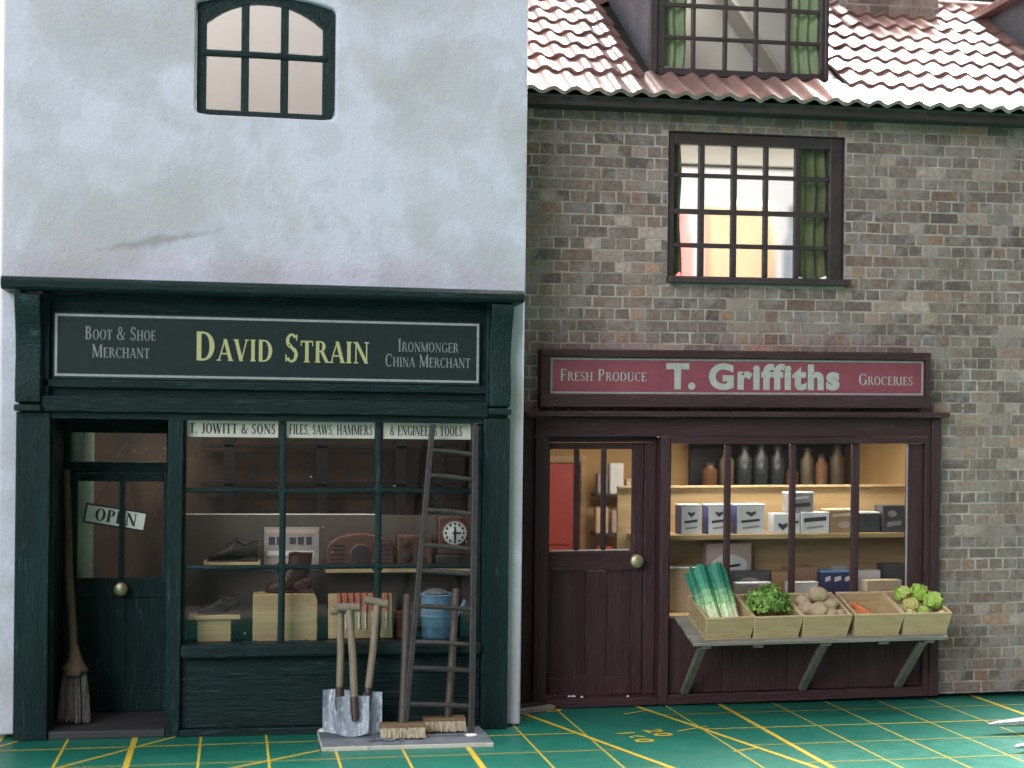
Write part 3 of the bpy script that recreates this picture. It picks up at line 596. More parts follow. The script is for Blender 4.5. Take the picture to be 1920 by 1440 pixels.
# the door has its sign inside the glass
lt = lettering('OPEN', -.33, .35, -.095, .20, 0, 'lettering', 'black_print', None, bold=1.35)
me = lt.data
for v in me.vertices: v.co = (Ms @ Vector((v.co.x + lt['_o'][0], v.co.y + lt['_o'][1] - .006, v.co.z + lt['_o'][2]))) - Vector(os_['_o'])
lt.location = (0, 0, 0); lt.parent = os_; lt['_o'] = os_['_o']
for a, b in (((-1.99, 25.09, 3.86), (-2.24, 25.085, 3.46)), ((-1.74, 25.09, 3.86), (-1.62, 25.085, 3.37))): MB().tube([a, b], .014, 6).build('string', 'string', os_)
for tx, x0, x1, a, b, lab in (('T. JOWITT & SONS', -.73, .66, -.70, .63, 'paper strip in the shop window reading T. Jowitt and Sons'), ('FILES, SAWS, HAMMERS', .79, 2.17, .83, 2.14, 'paper strip in the shop window reading files, saws, hammers'), ('& ENGINEERS TOOLS', 2.31, 3.71, 2.41, 3.58, 'paper strip in the shop window reading engineers tools')):
    lab = {'T': 'leftmost paper strip across the top of the green shop window', 'F': 'paper strip reading files, saws, hammers in the green shop window', '&': 'paper strip behind the ladder top in the green shop window'}[tx[0]]
    o = tag(MB().box(x0, x1, 23.645, 23.652, 4.60, 4.855).build('window_strip', 'paper'), lab, 'paper strip', 'paper strips along the top of the shop window')
    lettering(tx, a, b, 4.655, .155, 23.643, 'lettering', 'black_print', o, bold=1.3)

# broom in the doorway
bo = thing('besom_broom', (-2.42, 24.05, .12), 'brown stick broom with tied grey bristles standing in the green doorway', 'broom')
MB().tube([(-2.43, 24.20, 1.05), (-2.47, 24.25, 1.6), (-2.55, 24.40, 2.4), (-2.58, 24.50, 3.2), (-2.63, 24.60, 4.05)], [.065, .068, .062, .058, .055], 10, .06).build('handle', 'broomstick2', bo, 0, True)
MB().tube([(-2.435, 24.19, 1.32), (-2.43, 24.185, 1.22), (-2.425, 24.175, 1.12), (-2.42, 24.165, 1.03), (-2.42, 24.16, .97), (-2.42, 24.155, .92), (-2.42, 24.15, .86)], [.068, .085, .105, .15, .205, .215, .17], 14, .10).build('binding', 'broomstick2', bo, 0, True)
random.seed(5)
bm_ = MB()
for k in range(120):
    u = random.uniform(-1, 1); w = random.uniform(-1, 1); x0 = -2.42 + .16 * u; x1 = -2.415 + .245 * u; l = random.uniform(.13, .22)
    bm_.tube([(x0, 24.16 + .09 * w, .95), ((x0 + x1) / 2 + .01 * u, 24.12 + .10 * w, .55), (x1, 24.05 + .11 * w, l)], [.014, .016, .011], 5)
bm_.build('bristles', 'bristle', bo, 0, True)

# base plate with tools
bp = tag(MB().prism_y([(1.30, 0), (3.86, 0), (3.86, .065), (1.30, .065)], 22.05, 23.33).build('card_sheet', 'cardedge', None, .008), 'thin card base painted grey on top carrying the tools and ladder', 'card base')
top = MB(); n = 40; random.seed(3)
vs = []
for i in range(n + 1):
    for k in range(13):
        x = 1.31 + 2.54 * i / n; y = 22.06 + 1.26 * k / 12; vs.append((x, y, .068 + .016 * max(0, noise.noise(Vector((x * 5, y * 5, 2)))) + (.0 if 0 < i < n and 0 < k < 12 else -.001)))
top.add(vs, [(i * 13 + k, (i + 1) * 13 + k, (i + 1) * 13 + k + 1, i * 13 + k + 1) for i in range(n) for k in range(12)])
top.build('painted_top', 'slate', bp, 0, True)
for x, y, s_ in ((2.16, 22.42, .085), (2.28, 22.36, .06), (2.36, 22.33, .05), (1.40, 23.2, .09), (2.5, 22.3, .035), (2.05, 22.35, .04)):
    MB().blob((x, y, .085), (s_, s_ * .7, s_ * .35), 7, 5, .5, 2, x).build('paint_flake', 'slate' if s_ != .09 else 'glue', bp)

def shovel(base, blade_c, blade_w, blade_h, yaw, lean, shaft_b, shaft_t, grip_a, grip_b, label):
    t = thing('shovel', base, label, 'shovel', 'silver shovels standing on the card base')
    Mb = Matrix.Translation(blade_c) @ Matrix.Rotation(yaw, 4, 'Z') @ Matrix.Rotation(lean, 4, 'X')
    mb = MB(Mb); nu, nv = 16, 8; V = []
    for s_ in (0, 1):
        for j in range(nv + 1):
            v = j / nv
            for i in range(nu + 1):
                u = -1 + 2 * i / nu; a = abs(u); fl = max(0, (a - .70) / .30); drop = .05 * (1 - v) ** 6 * (a ** 2)
                tp = .02 * (v ** 8) * (1 - a)
                x = u * blade_w / 2 * (1 - .05 * (1 - v)); y = -.13 * fl ** .8 * (.35 + .65 * v) - .02 * (1 - a * a) + s_ * .02; z = v * blade_h + drop * (1 if v < .2 else .3) + tp
                V.append((x, y, z))
    m = (nu + 1) * (nv + 1); F = []
    for j in range(nv):
        for i in range(nu):
            a = j * (nu + 1) + i; F.append((a, a + 1, a + nu + 2, a + nu + 1)); F.append((m + a, m + a + nu + 1, m + a + nu + 2, m + a + 1))
    for i in range(nu):
        a = i; F.append((a, m + a, m + a + 1, a + 1)); a = nv * (nu + 1) + i; F.append((a, a + 1, m + a + 1, m + a))
    for j in range(nv):
        a = j * (nu + 1); F.append((a, a + nu + 1, m + a + nu + 1, m + a)); a += nu; F.append((a, m + a, m + a + nu + 1, a + nu + 1))
    mb.add(V, F); mb.build('blade', 'steel', t, 0, True)
    b, tt = Vector(shaft_b), Vector(shaft_t); mid = (b + tt) / 2 + Vector((.012, -.01, 0))
    MB().tube([b, b.lerp(mid, .5), mid, mid.lerp(tt, .5), tt], [.056, .059, .058, .057, .056], 12, .02).build('shaft', 'shaft', t, 0, True)
    d = (b - tt).normalized(); MB().tube([b - d * .12, b + d * .10, b + d * .24], [.067, .070, .055], 12).build('socket', 'socket', t, 0, True)
    ga, gb = Vector(grip_a), Vector(grip_b); g = (gb - ga)
    MB().tube([ga, ga + g * .04, ga + g * .5, gb - g * .04, gb], [.045, .066, .064, .068, .045], 12, .05).build('grip', 'shaft', t, 0, True)
shovel((1.58, 22.95, .07), (1.57, 22.98, .075), .42, .66, R(-14), R(-9), (1.62, 23.03, .66), (1.63, 23.22, 1.94), (1.47, 23.20, 1.93), (1.82, 23.22, 1.95), 'rearmost shovel of the three, mostly hidden behind the front blade')
shovel((1.78, 22.72, .07), (1.80, 22.72, .075), .50, .60, R(4), R(-10), (1.83, 22.76, .55), (1.755, 23.10, 1.97), (1.555, 23.09, 2.00), (1.925, 23.10, 2.00), 'front shovel with broad silver blade and level wooden grip')
shovel((2.12, 22.85, .07), (2.11, 22.86, .075), .30, .63, R(22), R(-9), (2.04, 22.93, .66), (2.19, 23.16, 2.02), (1.995, 23.15, 2.11), (2.365, 23.16, 2.03), 'shovel on the right with narrow turned blade and tilted grip')

def yard_broom(base, hx0, hx1, hy, top, foot, label, front):
    t = thing('yard_broom', base, label, 'broom', 'yard brooms on the card base')
    MB(Matrix.Translation((0, 0, 0))).prism_x([(hy - .10, .20), (hy + .12, .22), (hy + .12, .30), (hy - .06, .29)], hx0, hx1).build('head', 'brushwood', t, .015)
    b = MB(); random.seed(int(hx0 * 10))
    nn = 420
    for k in range(nn):
        x = hx0 + .02 + (hx1 - hx0 - .04) * random.random(); y = hy - .10 + .20 * random.random()
        b.tube([(x, y, .235), (x + random.uniform(-.02, .02), y - .05 + random.uniform(-.03, .02), .085 + random.uniform(0, .03))], [.015, .014], 4)
    b.box(hx0 + .03, hx1 - .03, hy - .125, hy + .06, .09, .21); b.build('bristles', 'bristle_cream', t)
    f, tp = Vector(foot), Vector(top); MB().tube([f, f.lerp(tp, .5) + Vector((.008, 0, 0)), tp - (tp - f) * .01, tp], [.062, .062, .058, .045], 12, .04).build('handle', 'broomstick', t, 0, True)
yard_broom((2.55, 22.6, .07), 2.20, 2.89, 22.55, (2.665, 23.22, 2.18), (2.545, 22.62, .27), 'yard broom with cream bristles lying nearest, its handle left of the ladder', True)
yard_broom((3.25, 22.9, .07), 2.90, 3.57, 22.98, (3.44, 23.25, 2.26), (3.30, 23.0, .28), 'yard broom whose head sits behind the ladder rungs', False)

la = thing('ladder', (3.1, 22.7, .07), 'dark wooden ladder leaning against the green shop window', 'ladder')
LB, LT, RB, RT = Vector((2.575, 22.62, .07)), Vector((3.045, 23.26, 4.84)), Vector((3.605, 22.60, .07)), Vector((3.72, 23.26, 4.82))
def rail(a, b, w, d):
    ax = (b - a).normalized(); x = Vector((1, 0, 0)); x = (x - ax * x.dot(ax)).normalized(); y = ax.cross(x); mb = MB(); V = []
    for k in range(13):
        p = a.lerp(b, k / 12) + x * .005 * noise.noise(Vector((k * .7, a.x, 1)))
        for sx, sy in ((-1, -1), (1, -1), (1, 1), (-1, 1)): V.append(p + x * sx * w / 2 + y * sy * d / 2)
    F = [(k * 4 + i, k * 4 + (i + 1) % 4, k * 4 + 4 + (i + 1) % 4, k * 4 + 4 + i) for k in range(12) for i in range(4)] + [(3, 2, 1, 0), (48, 49, 50, 51)]
    mb.add(V, F); return mb.build('rail', 'ladder', la, .012)
rail(LB, LT, .088, .10); rail(RB, RT, .095, .10)
for i in range(9):
    f = (.56 + i * .49 - .07) / 4.77 + .012 * math.sin(i * 2.1)
    a, b = LB.lerp(LT, f), RB.lerp(RT, f - .010); MB().tube([a + Vector((.02, -.01, 0)), a.lerp(b, .5) + Vector((0, -.01, .008)), b + Vector((-.02, -.01, 0))], [.036, .040, .037], 8, .08).build('rung', 'ladder', la, 0, True)
MB().blob((3.60, 22.57, .085), (.095, .08, .028), 14, 8, .15, 2, 3).build('glue_drop', 'glue', la, 0, True)
MB().blob((2.83, 22.95, 2.47), (.03, .02, .05), 8, 6, .3, 2, 5).build('glue_drop', 'glue', la, 0, True)

# ------------------------------------------------------------------ goods in the green shop window
def shoe(name, x0, x1, y, z, mat, label, laces=True):
    t = thing(name, ((x0 + x1) / 2, y, z), label, 'shoe'); L_ = x1 - x0
    prof = [(0, .10, .05), (.08, .17, .12), (.22, .20, .17), (.38, .19, .235), (.50, .16, .33), (.58, .15, .375), (.66, .145, .36), (.80, .15, .33), (.93, .15, .36), (1.0, .11, .34)]
    mb = MB(); V = []; n = 14
    for u, w, h in prof:
        for k in range(n):
            a = 2 * PI * k / n; cx = math.sin(a) * w * L_ * .95; cz = max(0, .5 + .5 * math.cos(a)) ** .8 * h * L_ * 1.15
            V.append((x0 + u * L_, y + cx, z + .03 + cz))
    m = len(prof); F = [(i * n + k, i * n + (k + 1) % n, (i + 1) * n + (k + 1) % n, (i + 1) * n + k) for i in range(m - 1) for k in range(n)] + [tuple(range(n - 1, -1, -1)), tuple(range((m - 1) * n, m * n))]
    mb.add(V, F); mb.build('upper', mat, t, 0, True, angle=60)
    V = []; s_ = MB(); P = [(0, 0), (.05, .10), (.2, .18), (.4, .17), (.6, .12), (.8, .13), (.95, .13), (1.0, .06)]
    pts = [(x0 + u * L_, y - w * L_) for u, w in P] + [(x0 + u * L_, y + w * L_) for u, w in reversed(P)]; k = len(pts)
    s_.add([(a, b, z + .001) for a, b in pts] + [(a, b, z + .035) for a, b in pts], [tuple(range(k - 1, -1, -1)), tuple(range(k, 2 * k))] + [(i, (i + 1) % k, (i + 1) % k + k, i + k) for i in range(k)])
    s_.build('sole', mat, t)
    s2 = MB().box(x0 + .72 * L_, x0 + .99 * L_, y - .10 * L_, y + .10 * L_, z + .001, z + .07); s2.build('heel', mat, t, .01)
    if laces:
        for i in range(4):
            u = .36 + .07 * i; zz = z + .05 + (.24 + .045 * i) * L_ * 1.15; MB().tube([(x0 + u * L_, y - .09 * L_, zz - .01), (x0 + u * L_, y, zz + .015), (x0 + u * L_, y + .09 * L_, zz - .01)], .012, 6).build('lace', mat, t, 0, True)
        MB().tube([(x0 + .55 * L_, y - .10 * L_, z + .46 * L_), (x0 + .75 * L_, y - .14 * L_, z + .36 * L_), (x0 + .97 * L_, y - .08 * L_, z + .44 * L_)], .017, 8).build('collar', mat, t, 0, True)
    return t
tag(bx('shoe_shelf', 'wood', None, -.475, .42, 24.25, 24.795, 2.555, 2.60, .006), 'small pale wooden shelf holding the shiny black shoe', 'shelf')
shoe('shoe', -.40, .38, 24.42, 2.602, 'leather_black', 'shiny black lace-up shoe on the small upper shelf')
st = thing('display_stand', (-.29, 24.05, 1.376), 'low pale wooden stand under the dull dark shoe', 'stand')
bx('stand_top', 'wood', st, -.69, .11, 23.86, 24.26, 1.735, 1.80, .01); bx('stand_block', 'wood', st, -.555, -.03, 23.95, 24.20, 1.377, 1.733, .012)
shoe('shoe', -.53, .10, 24.06, 1.802, 'leather_dark', 'dull dark shoe on the low wooden stand')
tag(MB().prism_y([(.305, 1.377), (1.315, 1.377), (1.315, 2.02), (1.27, 2.12), (.33, 2.12), (.305, 2.09)], 23.93, 24.36).build('wooden_block', 'wood', None, .01), 'square pale pine block under the brown boot', 'block')
bt = thing('boot', (.9, 24.1, 2.122), 'red brown ankle boot standing on the pine block', 'boot')
mb = MB(); n = 16; V = []
rings = [((.50, 2.18), .05, .05, 0), ((.56, 2.20), .10, .075, .1), ((.68, 2.225), .125, .10, .2), ((.80, 2.27), .13, .14, .35), ((.90, 2.36), .13, .17, .7), ((1.00, 2.47), .125, .19, 1.15), ((1.04, 2.60), .12, .185, 1.5), ((1.05, 2.75), .13, .19, 1.57)]
for (cx, cz), wy, wr, tl in rings:
    for k in range(n):
        a = 2 * PI * k / n; o_ = math.cos(a) * wr; V.append((cx + o_ * -math.sin(tl), 24.13 + math.sin(a) * wy, cz + o_ * math.cos(tl)))
F = [(i * n + k, i * n + (k + 1) % n, (i + 1) * n + (k + 1) % n, (i + 1) * n + k) for i in range(len(rings) - 1) for k in range(n)] + [tuple(range(n - 1, -1, -1)), tuple(range((len(rings) - 1) * n, len(rings) * n))]
mb.add(V, F); mb.blob((1.05, 24.13, 2.26), (.19, .125, .13)); mb.build('upper', 'leather_brown', bt, 0, True, angle=60)
MB().blob((.80, 24.13, 2.150), (.33, .13, .028), 18, 6).box(1.0, 1.24, 24.03, 24.23, 2.124, 2.19).build('sole', 'leather_brown', bt, .01)
MB().tube([(.86, 24.02, 2.755), (.95, 23.995, 2.775), (1.06, 24.0, 2.76), (1.24, 24.08, 2.755)], .018, 8).build('cuff', 'leather_brown', bt, 0, True)
po = tag(MB().box(.485, 1.38, 24.78, 24.794, 2.42, 3.13).build('notice', 'box_grey'), 'pale printed notice on the display back between shoe and radio', 'notice')
for z0, z1, a, b, mt in ((3.02, 3.09, .52, 1.34, 'box_pink'), (2.84, 2.97, .56, .66, 'ink'), (2.84, 2.97, .69, .80, 'ink'), (2.85, 2.96, .90, 1.0, 'ink'), (2.84, 2.97, 1.03, 1.13, 'ink'), (2.84, 2.97, 1.17, 1.26, 'ink'), (2.66, 2.74, .54, 1.30, 'box_white'), (2.52, 2.60, .55, .9, 'box_pink')):
    MB().box(a, b, 24.774, 24.778, z0, z1).build('print_mark', mt, po)
tag(bx('goods_shelf', 'wood', None, 1.46, 3.96, 24.25, 24.795, 2.42, 2.495, .008), 'long pale wooden shelf carrying the radios and clock', 'shelf')
rd = thing('radio', (2.0, 24.45, 2.496), 'large round-shouldered red brown toy radio with round dial on the shelf', 'radio')
ar = [(1.45, 2.497), (2.58, 2.497), (2.58, 2.74)] + [(2.02 + .56 * math.cos(t), 2.74 + .32 * math.sin(t) ** .8) for t in [PI * i / 14 for i in range(1, 14)]] + [(1.45, 2.74)]
MB().prism_y(ar, 24.34, 24.66).build('case', 'bakelite', rd, .04, seg=3, angle=50)
MB().lathe([(.16, -.02), (.16, .01), (.13, .015), (.01, .015)], (2.03, 24.335, 2.70), 24, 'Y').build('dial', 'bakelite_dark', rd, 0, True)
MB().lathe([(.19, -.02), (.19, .004), (.16, .02), (.16, -.02)], (2.03, 24.337, 2.70), 24, 'Y').build('dial_ring', 'bakelite', rd, 0, True)
for s_, x in ((1, 1.66), (-1, 2.40)):
    for k in range(5): MB().box(x - .13 + .012 * k * s_, x + .11, 24.328, 24.342, 2.56 + k * .072, 2.595 + k * .072).build('grille_bar', 'bakelite_dark', rd, .006)
r2 = thing('radio', (2.92, 24.45, 2.496), 'small boxy brown radio with two knobs beside the large radio', 'radio')
bx('case', 'bakelite', r2, 2.62, 3.22, 24.36, 24.66, 2.497, 3.03, .04, seg=3)
for x, z, r_ in ((2.78, 2.88, .06), (3.02, 2.86, .05), (2.80, 2.66, .085), (3.05, 2.63, .06)): MB().lathe([(r_, -.02), (r_, .02), (r_ * .6, .03), (.01, .03)], (x, 24.36, z), 16, 'Y').build('knob', 'bakelite_dark', r2, 0, True)
ck = thing('mantel_clock', (3.58, 24.4, 2.496), 'brown mantel clock with round white face behind the ladder', 'clock')
bx('case', 'bakelite', ck, 3.30, 3.90, 24.36, 24.62, 2.70, 3.33, .03, seg=3); bx('base', 'bakelite_dark', ck, 3.26, 3.94, 24.32, 24.64, 2.497, 2.698, .02)
MB().lathe([(.20, -.01), (.20, .012), (.185, .022), (.01, .022)], (3.57, 24.36, 3.06), 28, 'Y').build('face', 'white_enamel', ck, 0, True)
MB().lathe([(.22, -.01), (.22, .03), (.198, .034), (.198, -.01)], (3.57, 24.358, 3.06), 28, 'Y').build('rim', 'copper', ck, 0, True)
hm = MB()
for k in range(12):
    a = 2 * PI * k / 12; hm.box(3.57 + .15 * math.sin(a) - .016, 3.57 + .15 * math.sin(a) + .016, 24.328, 24.336, 3.06 + .15 * math.cos(a) - .018, 3.06 + .15 * math.cos(a) + .018)
hm.build('hour_marks', 'black_print', ck)
MB().box(3.555, 3.59, 24.320, 24.327, 2.94, 3.16).build('minute_hand', 'bakelite_dark', ck); MB().box(3.53, 3.67, 24.313, 24.319, 3.045, 3.075).build('hour_hand', 'bakelite_dark', ck)
tb = thing('tool_rack', (2.0, 24.1, 1.376), 'pale wooden rack of red handled screwdrivers behind the shovels', 'tool rack')
Mt = Matrix.Translation((2.02, 24.02, 1.377)) @ Matrix.Rotation(R(-14), 4, 'X')
MB(Mt).box(-.52, .51, 0, .05, .012, .74).build('board', 'wood', tb, .008)
for k in range(8):
    x = -.34 + k * .105 + (.0 if k < 6 else .02)
    tl = MB(Mt).tube([(x, -.035, .74), (x, -.04, .60), (x, -.035, .44)], [.03, .034, .026], 8).build('handle', 'red_handle', tb, 0, True)
    MB(Mt).tube([(x, -.035, .46), (x, -.03, .16)], [.014, .018], 6).build('shank', 'chrome', tb, 0, True)
tag(MB().lathe([(.15, 0), (.17, .02), (.165, .25), (.175, .42), (.15, .44), (.14, .40), (.13, .04), (.01, .03)], (2.76, 24.12, 1.377), 20).build('pot', 'copper', None, 0, True), 'dull copper pot standing between tool rack and blue pail', 'pot')
bk = thing('pail', (3.27, 24.1, 1.376), 'light blue metal pail with band and wire handle in the window', 'pail')
MB().lathe([(.235, 0), (.25, .02), (.262, .32), (.275, .335), (.275, .36), (.262, .375), (.275, .66), (.295, .70), (.28, .71), (.255, .68), (.24, .05), (.01, .04)], (3.27, 24.14, 1.377), 26).build('body', 'blue_metal', bk, 0, True)
MB().tube([(3.27 - .28 * math.cos(t), 24.14 - .1 * math.sin(t), 2.03 + .10 * math.sin(t)) for t in [PI * i / 12 for i in range(13)]], .014, 6).build('handle', 'chrome', bk, 0, True)
MB().tube([(3.50, 24.1, 1.60), (3.62, 24.08, 1.78), (3.72, 24.05, 1.98)], [.05, .035, .04], 10).build('spout', 'blue_metal', bk, 0, True)
MB().lathe([(.20, .0), (.22, .03), (.12, .09), (.01, .10)], (3.24, 24.15, 2.07), 18).build('lid', 'slate', bk, 0, True)

# ------------------------------------------------------------------ brick shop (right), its model sits a little lifted at the right
BS = thing('brick_shop', (9.5, 25.2, 0), 'grey brown brick model shop with maroon shopfront and red tiled roof', 'model shop', None, True)
def rb(name, mat, parent, x0, x1, y0, y1, z0, z1, bevel=.012, seg=2): return bx(name, mat, parent, x0, x1, y0, y1, z0, z1, bevel, True, seg)
def rm(M_=None): return MB(M_, True)
WX0, WX1, WY = 4.62, 15.6, 25.2
OP = [(5.0, 12.50, -1, 5.02), (7.40, 10.68, 7.36, 10.02)]
wl = rm()
for q in ((WX0, 7.40, 5.02, 10.55), (10.68, WX1, 5.02, 10.55), (7.40, 10.68, 5.02, 7.36), (7.40, 10.68, 10.02, 10.55), (12.50, WX1, .0, 5.02), (WX0, 5.0, 0, 5.02)): wl.box(q[0], q[1], WY, WY + .35, q[2], q[3])
wl = wl.build('wall', 'mortar', BS)
random.seed(11)
PALB = [((.150, .136, .126), 9), ((.178, .158, .144), 9), ((.118, .110, .105), 7), ((.205, .168, .144), 5), ((.185, .128, .105), 3), ((.25, .160, .115), 1.8), ((.30, .205, .145), 1.3), ((.28, .25, .195), 1.6), ((.36, .34, .32), 2), ((.215, .195, .178), 6), ((.085, .080, .078), 1.5), ((.19, .205, .22), .8), ((.33, .18, .12), .5), ((.115, .13, .13), .7)]
def brickcol():
    t = random.uniform(0, sum(w for _, w in PALB))
    for c, w in PALB:
        t -= w
        if t <= 0: break
    k = random.uniform(.82, 1.2); g = sum(c) / 3; c = tuple((g + (v - g) * .85) * .76 + m_ * .24 for v, m_ in zip(c, (.172, .160, .150))); return (c[0] * k * 1.34, c[1] * k * 1.03, c[2] * k * .93)
bricks = []
nz = 52
for r_ in range(nz):
    z0 = .02 + r_ * .2025; st_ = r_ % 2 == 0; ln = .545 if st_ else .2725; x = WX0 + (0 if st_ else .136) - .2
    while x < WX1:
        l = ln
        if st_ and random.random() < .07: l = .2725
        a, b = max(WX0, x), min(WX1, x + l); x += l
        if b - a < .05: continue
        segs = [(a + .015, b - .016)]; zb_ = z0
        for ox0, ox1, oz0, oz1 in OP:
            if z0 < oz1 < z0 + .15 and oz1 > 6 and b > ox0 and a < ox1: zb_ = oz1 + .004; continue
            if z0 + .19 > oz0 + .02 and z0 < oz1 - .02:
                ns = []
                for s0, s1 in segs:
                    if s1 <= ox0 or s0 >= ox1: ns.append((s0, s1)); continue
                    if s0 < ox0 - .05: ns.append((s0, ox0 - .004))
                    if s1 > ox1 + .05: ns.append((ox1 + .004, s1))
                segs = ns
        zt = z0 + .177
        if zt > 10.5: continue
        for s0, s1 in segs:
            if s1 - s0 > .05: bricks.append((s0, s1, zb_, zt))
def brick_into(mb, q):
    a, b, z0, z1 = q; j = lambda: random.uniform(-.010, .010); d = random.uniform(.004, .011); e = .010
    mb.col = brickcol(); y = WY - d
    o_ = [(a + j(), z0 + j()), (b + j(), z0 + j()), (b + j(), z1 + j()), (a + j(), z1 + j())]; cx, cz = (a + b) / 2, (z0 + z1) / 2
    i_ = [(p[0] + (e if p[0] < cx else -e), p[1] + (e if p[1] < cz else -e)) for p in o_]
    mb.add([(p[0], y + .006, p[1]) for p in o_] + [(p[0], y, p[1]) for p in i_] + [(p[0], WY + .02, p[1]) for p in o_],
           [(4, 5, 6, 7)] + [(k, (k + 1) % 4, 4 + (k + 1) % 4, 4 + k) for k in range(4)] + [(8 + k, 8 + (k + 1) % 4, (k + 1) % 4, k) for k in range(4)])
def inview(q): return q[0] < 14.2 and q[1] > 4.95 and not (q[2] > 5.15 and q[3] < 6.15 and q[0] > 5.1 and q[1] < 12.15)
order = sorted(bricks, key=lambda q: (not inview(q), -(q[1] - q[0]), abs(q[0] - 9)))
for q in order[:300]:
    mb = rm(); brick_into(mb, q); mb.build('brick', 'brick', wl)
mb = rm()
for q in order[300:]: brick_into(mb, q)
tag(mb.build('brickwork', 'brick', wl), kind='stuff')
rb('side_wall', 'mortar', BS, WX0, WX0 + .1, 25.56, 31.2, 0, 10.5, 0); rb('side_wall', 'mortar', BS, WX1 - .1, WX1, 25.56, 31.2, 0, 10.5, 0)
rb('back_wall', 'tan', BS, WX0 + .101, WX1 - .101, 30.2, 30.4, 0, 7.0, 0)
rb('back_lintel', 'greycard', BS, WX0 + .101, WX1 - .101, 30.4, 30.5, 10.36, 10.85, 0)
rb('upper_floor', 'tanwood', BS, WX0 + .101, WX1 - .101, 25.56, 30.19, 5.12, 5.25, 0)
rb('bedroom_floor', 'roomwhite', BS, WX0 + .101, WX1 - .101, 25.56, 31.0, 7.05, 7.15, 0)
rb('attic_floor', 'roomwhite', BS, WX0 + .101, WX1 - .101, 25.56, 31.0, 10.42, 10.52, 0)
# upper window
ux = [(7.50, 7.53), (7.98, 8.10), (8.58, 8.70), (9.18, 9.285), (9.76, 9.87), (10.42, 10.62)]
uz = [(7.42, 7.48), (7.99, 8.07), (8.58, 8.67), (9.225, 9.30), (9.80, 9.97)]
w1 = rb('window', 'brown_frame', BS, 7.532, 10.418, 25.26, 25.40, 9.80, 10.0, .015)
for q in ((7.42, 7.53, 7.45, 10.0), (10.42, 10.66, 7.45, 10.0), (7.532, 10.418, 7.45, 7.485)): rb('frame_side', 'brown_frame', w1, q[0], q[1], 25.26, 25.40, q[2], q[3], .015)
for i, (a, b) in enumerate(ux[1:5]): bx('glazing_bar', 'brown_frame', w1, a + .005, b - .005, 25.28, 25.37, 7.486, 9.799, .018, True)
for a, b in uz[1:4]: bx('glazing_bar', 'brown_frame', w1, 7.531, 10.419, 25.275, 25.36, a, b, .018, True)
for i in range(5):
    for k in range(4): rb('pane', 'glass', w1, ux[i][1] + .003, ux[i + 1][0] - .003, 25.345, 25.353, uz[k][1] + .003, uz[k + 1][0] - .003, 0)
rb('sill', 'brown_frame', BS, 7.38, 10.74, 25.0, 25.40, 7.345, 7.448, .015)
rb('jamb', 'brown_frame', BS, 10.662, 10.70, 25.215, 25.40, 7.46, 10.03, .006); rb('head', 'brown_frame', BS, 7.40, 10.66, 25.215, 25.40, 10.003, 10.06, .006)
def curtain(x0, x1, y, z0, z1, mat, seed, parent, folds=3, taper=0):
    n, m = 26, 14; V = []; F = []
    for s_ in (0, 1):
        for j in range(m + 1):
            for i in range(n + 1):
                u, v = i / n, j / m; xx = x0 + (x1 - x0) * u * (1 - taper * (1 - v)) ; hem = (.06 * math.sin(u * 9 + seed) if j == 0 else 0)
                V.append((xx + .02 * math.sin(v * 9 + seed), y + .05 * math.sin(u * folds * 2 * PI + seed + .6 * v) + s_ * .015, z0 + (z1 - z0) * v + hem))
    k = (n + 1) * (m + 1)
    for j in range(m):
        for i in range(n):
            a = j * (n + 1) + i; F += [(a, a + 1, a + n + 2, a + n + 1), (k + a, k + a + n + 1, k + a + n + 2, k + a + 1)]
    mb = rm(); mb.add(V, F); return mb.build('curtain', mat, parent, 0, True, angle=70)
curtain(7.50, 7.74, 25.55, 7.52, 9.95, 'curtain', 1, BS, 2, -.1); curtain(9.93, 10.75, 25.55, 7.50, 9.95, 'curtain', 2, BS, 4)
# shopfront
rb('post', 'maroon_v', BS, 4.87, 5.045, 25.10, 25.24, 0, 4.99, .015)
rb('post', 'maroon_v', BS, 5.05, 5.28, 25.0, 25.24, 0, 4.655, .018)
rb('post', 'maroon_v', BS, 7.27, 7.44, 24.99, 25.50, 0, 4.655, .018)
rb('post', 'maroon_v', BS, 12.195, 12.30, 25.02, 25.30, 0, 4.655, .012); rb('post', 'maroon_v', BS, 12.305, 12.485, 24.99, 25.24, 0, 4.995, .018)
rb('beam', 'maroon_h', BS, 5.05, 12.30, 25.03, 25.24, 4.66, 4.995, .012)
rb('ledge', 'maroon_h', BS, 4.84, 12.56, 24.80, 25.19, 5.0, 5.095, .018)
rb('window_head', 'maroon_h', BS, 7.445, 12.19, 25.01, 25.16, 4.535, 4.655, .012)
# fascia sign
sf = rb('sign_frame', 'maroon_h', BS, 5.095, 12.20, 24.84, 25.18, 6.02, 6.155, .018); rb('frame_rail', 'maroon_h', sf, 5.095, 12.20, 24.84, 25.18, 5.165, 5.385, .018)
rb('frame_side', 'maroon_v', sf, 5.10, 5.26, 24.842, 25.178, 5.386, 6.019, .012); rb('frame_side', 'maroon_v', sf, 12.105, 12.195, 24.842, 25.178, 5.386, 6.019, .012)
sg = rb('sign_board', 'sign_red', BS, 5.262, 12.103, 24.93, 25.17, 5.387, 6.018, 0)
border(5.275, 12.09, 5.395, 6.010, .035, 24.923, 'border_line', 'pale_print', sg, True)
lettering('Fresh Produce', 5.44, 6.98, 5.615, .20, 24.924, 'lettering', 'silver_print', sg, right=True, bold=.95)
lettering('Groceries', 10.86, 11.90, 5.575, .20, 24.924, 'lettering', 'silver_print', sg, right=True, bold=.95)
font_text('T.', 'lettering', 'silver_print', sg, Matrix.Translation((7.34, 24.920, 5.505)) @ Matrix.Rotation(PI / 2, 4, 'X'), .585, .028, 1.0, 1.06, True)
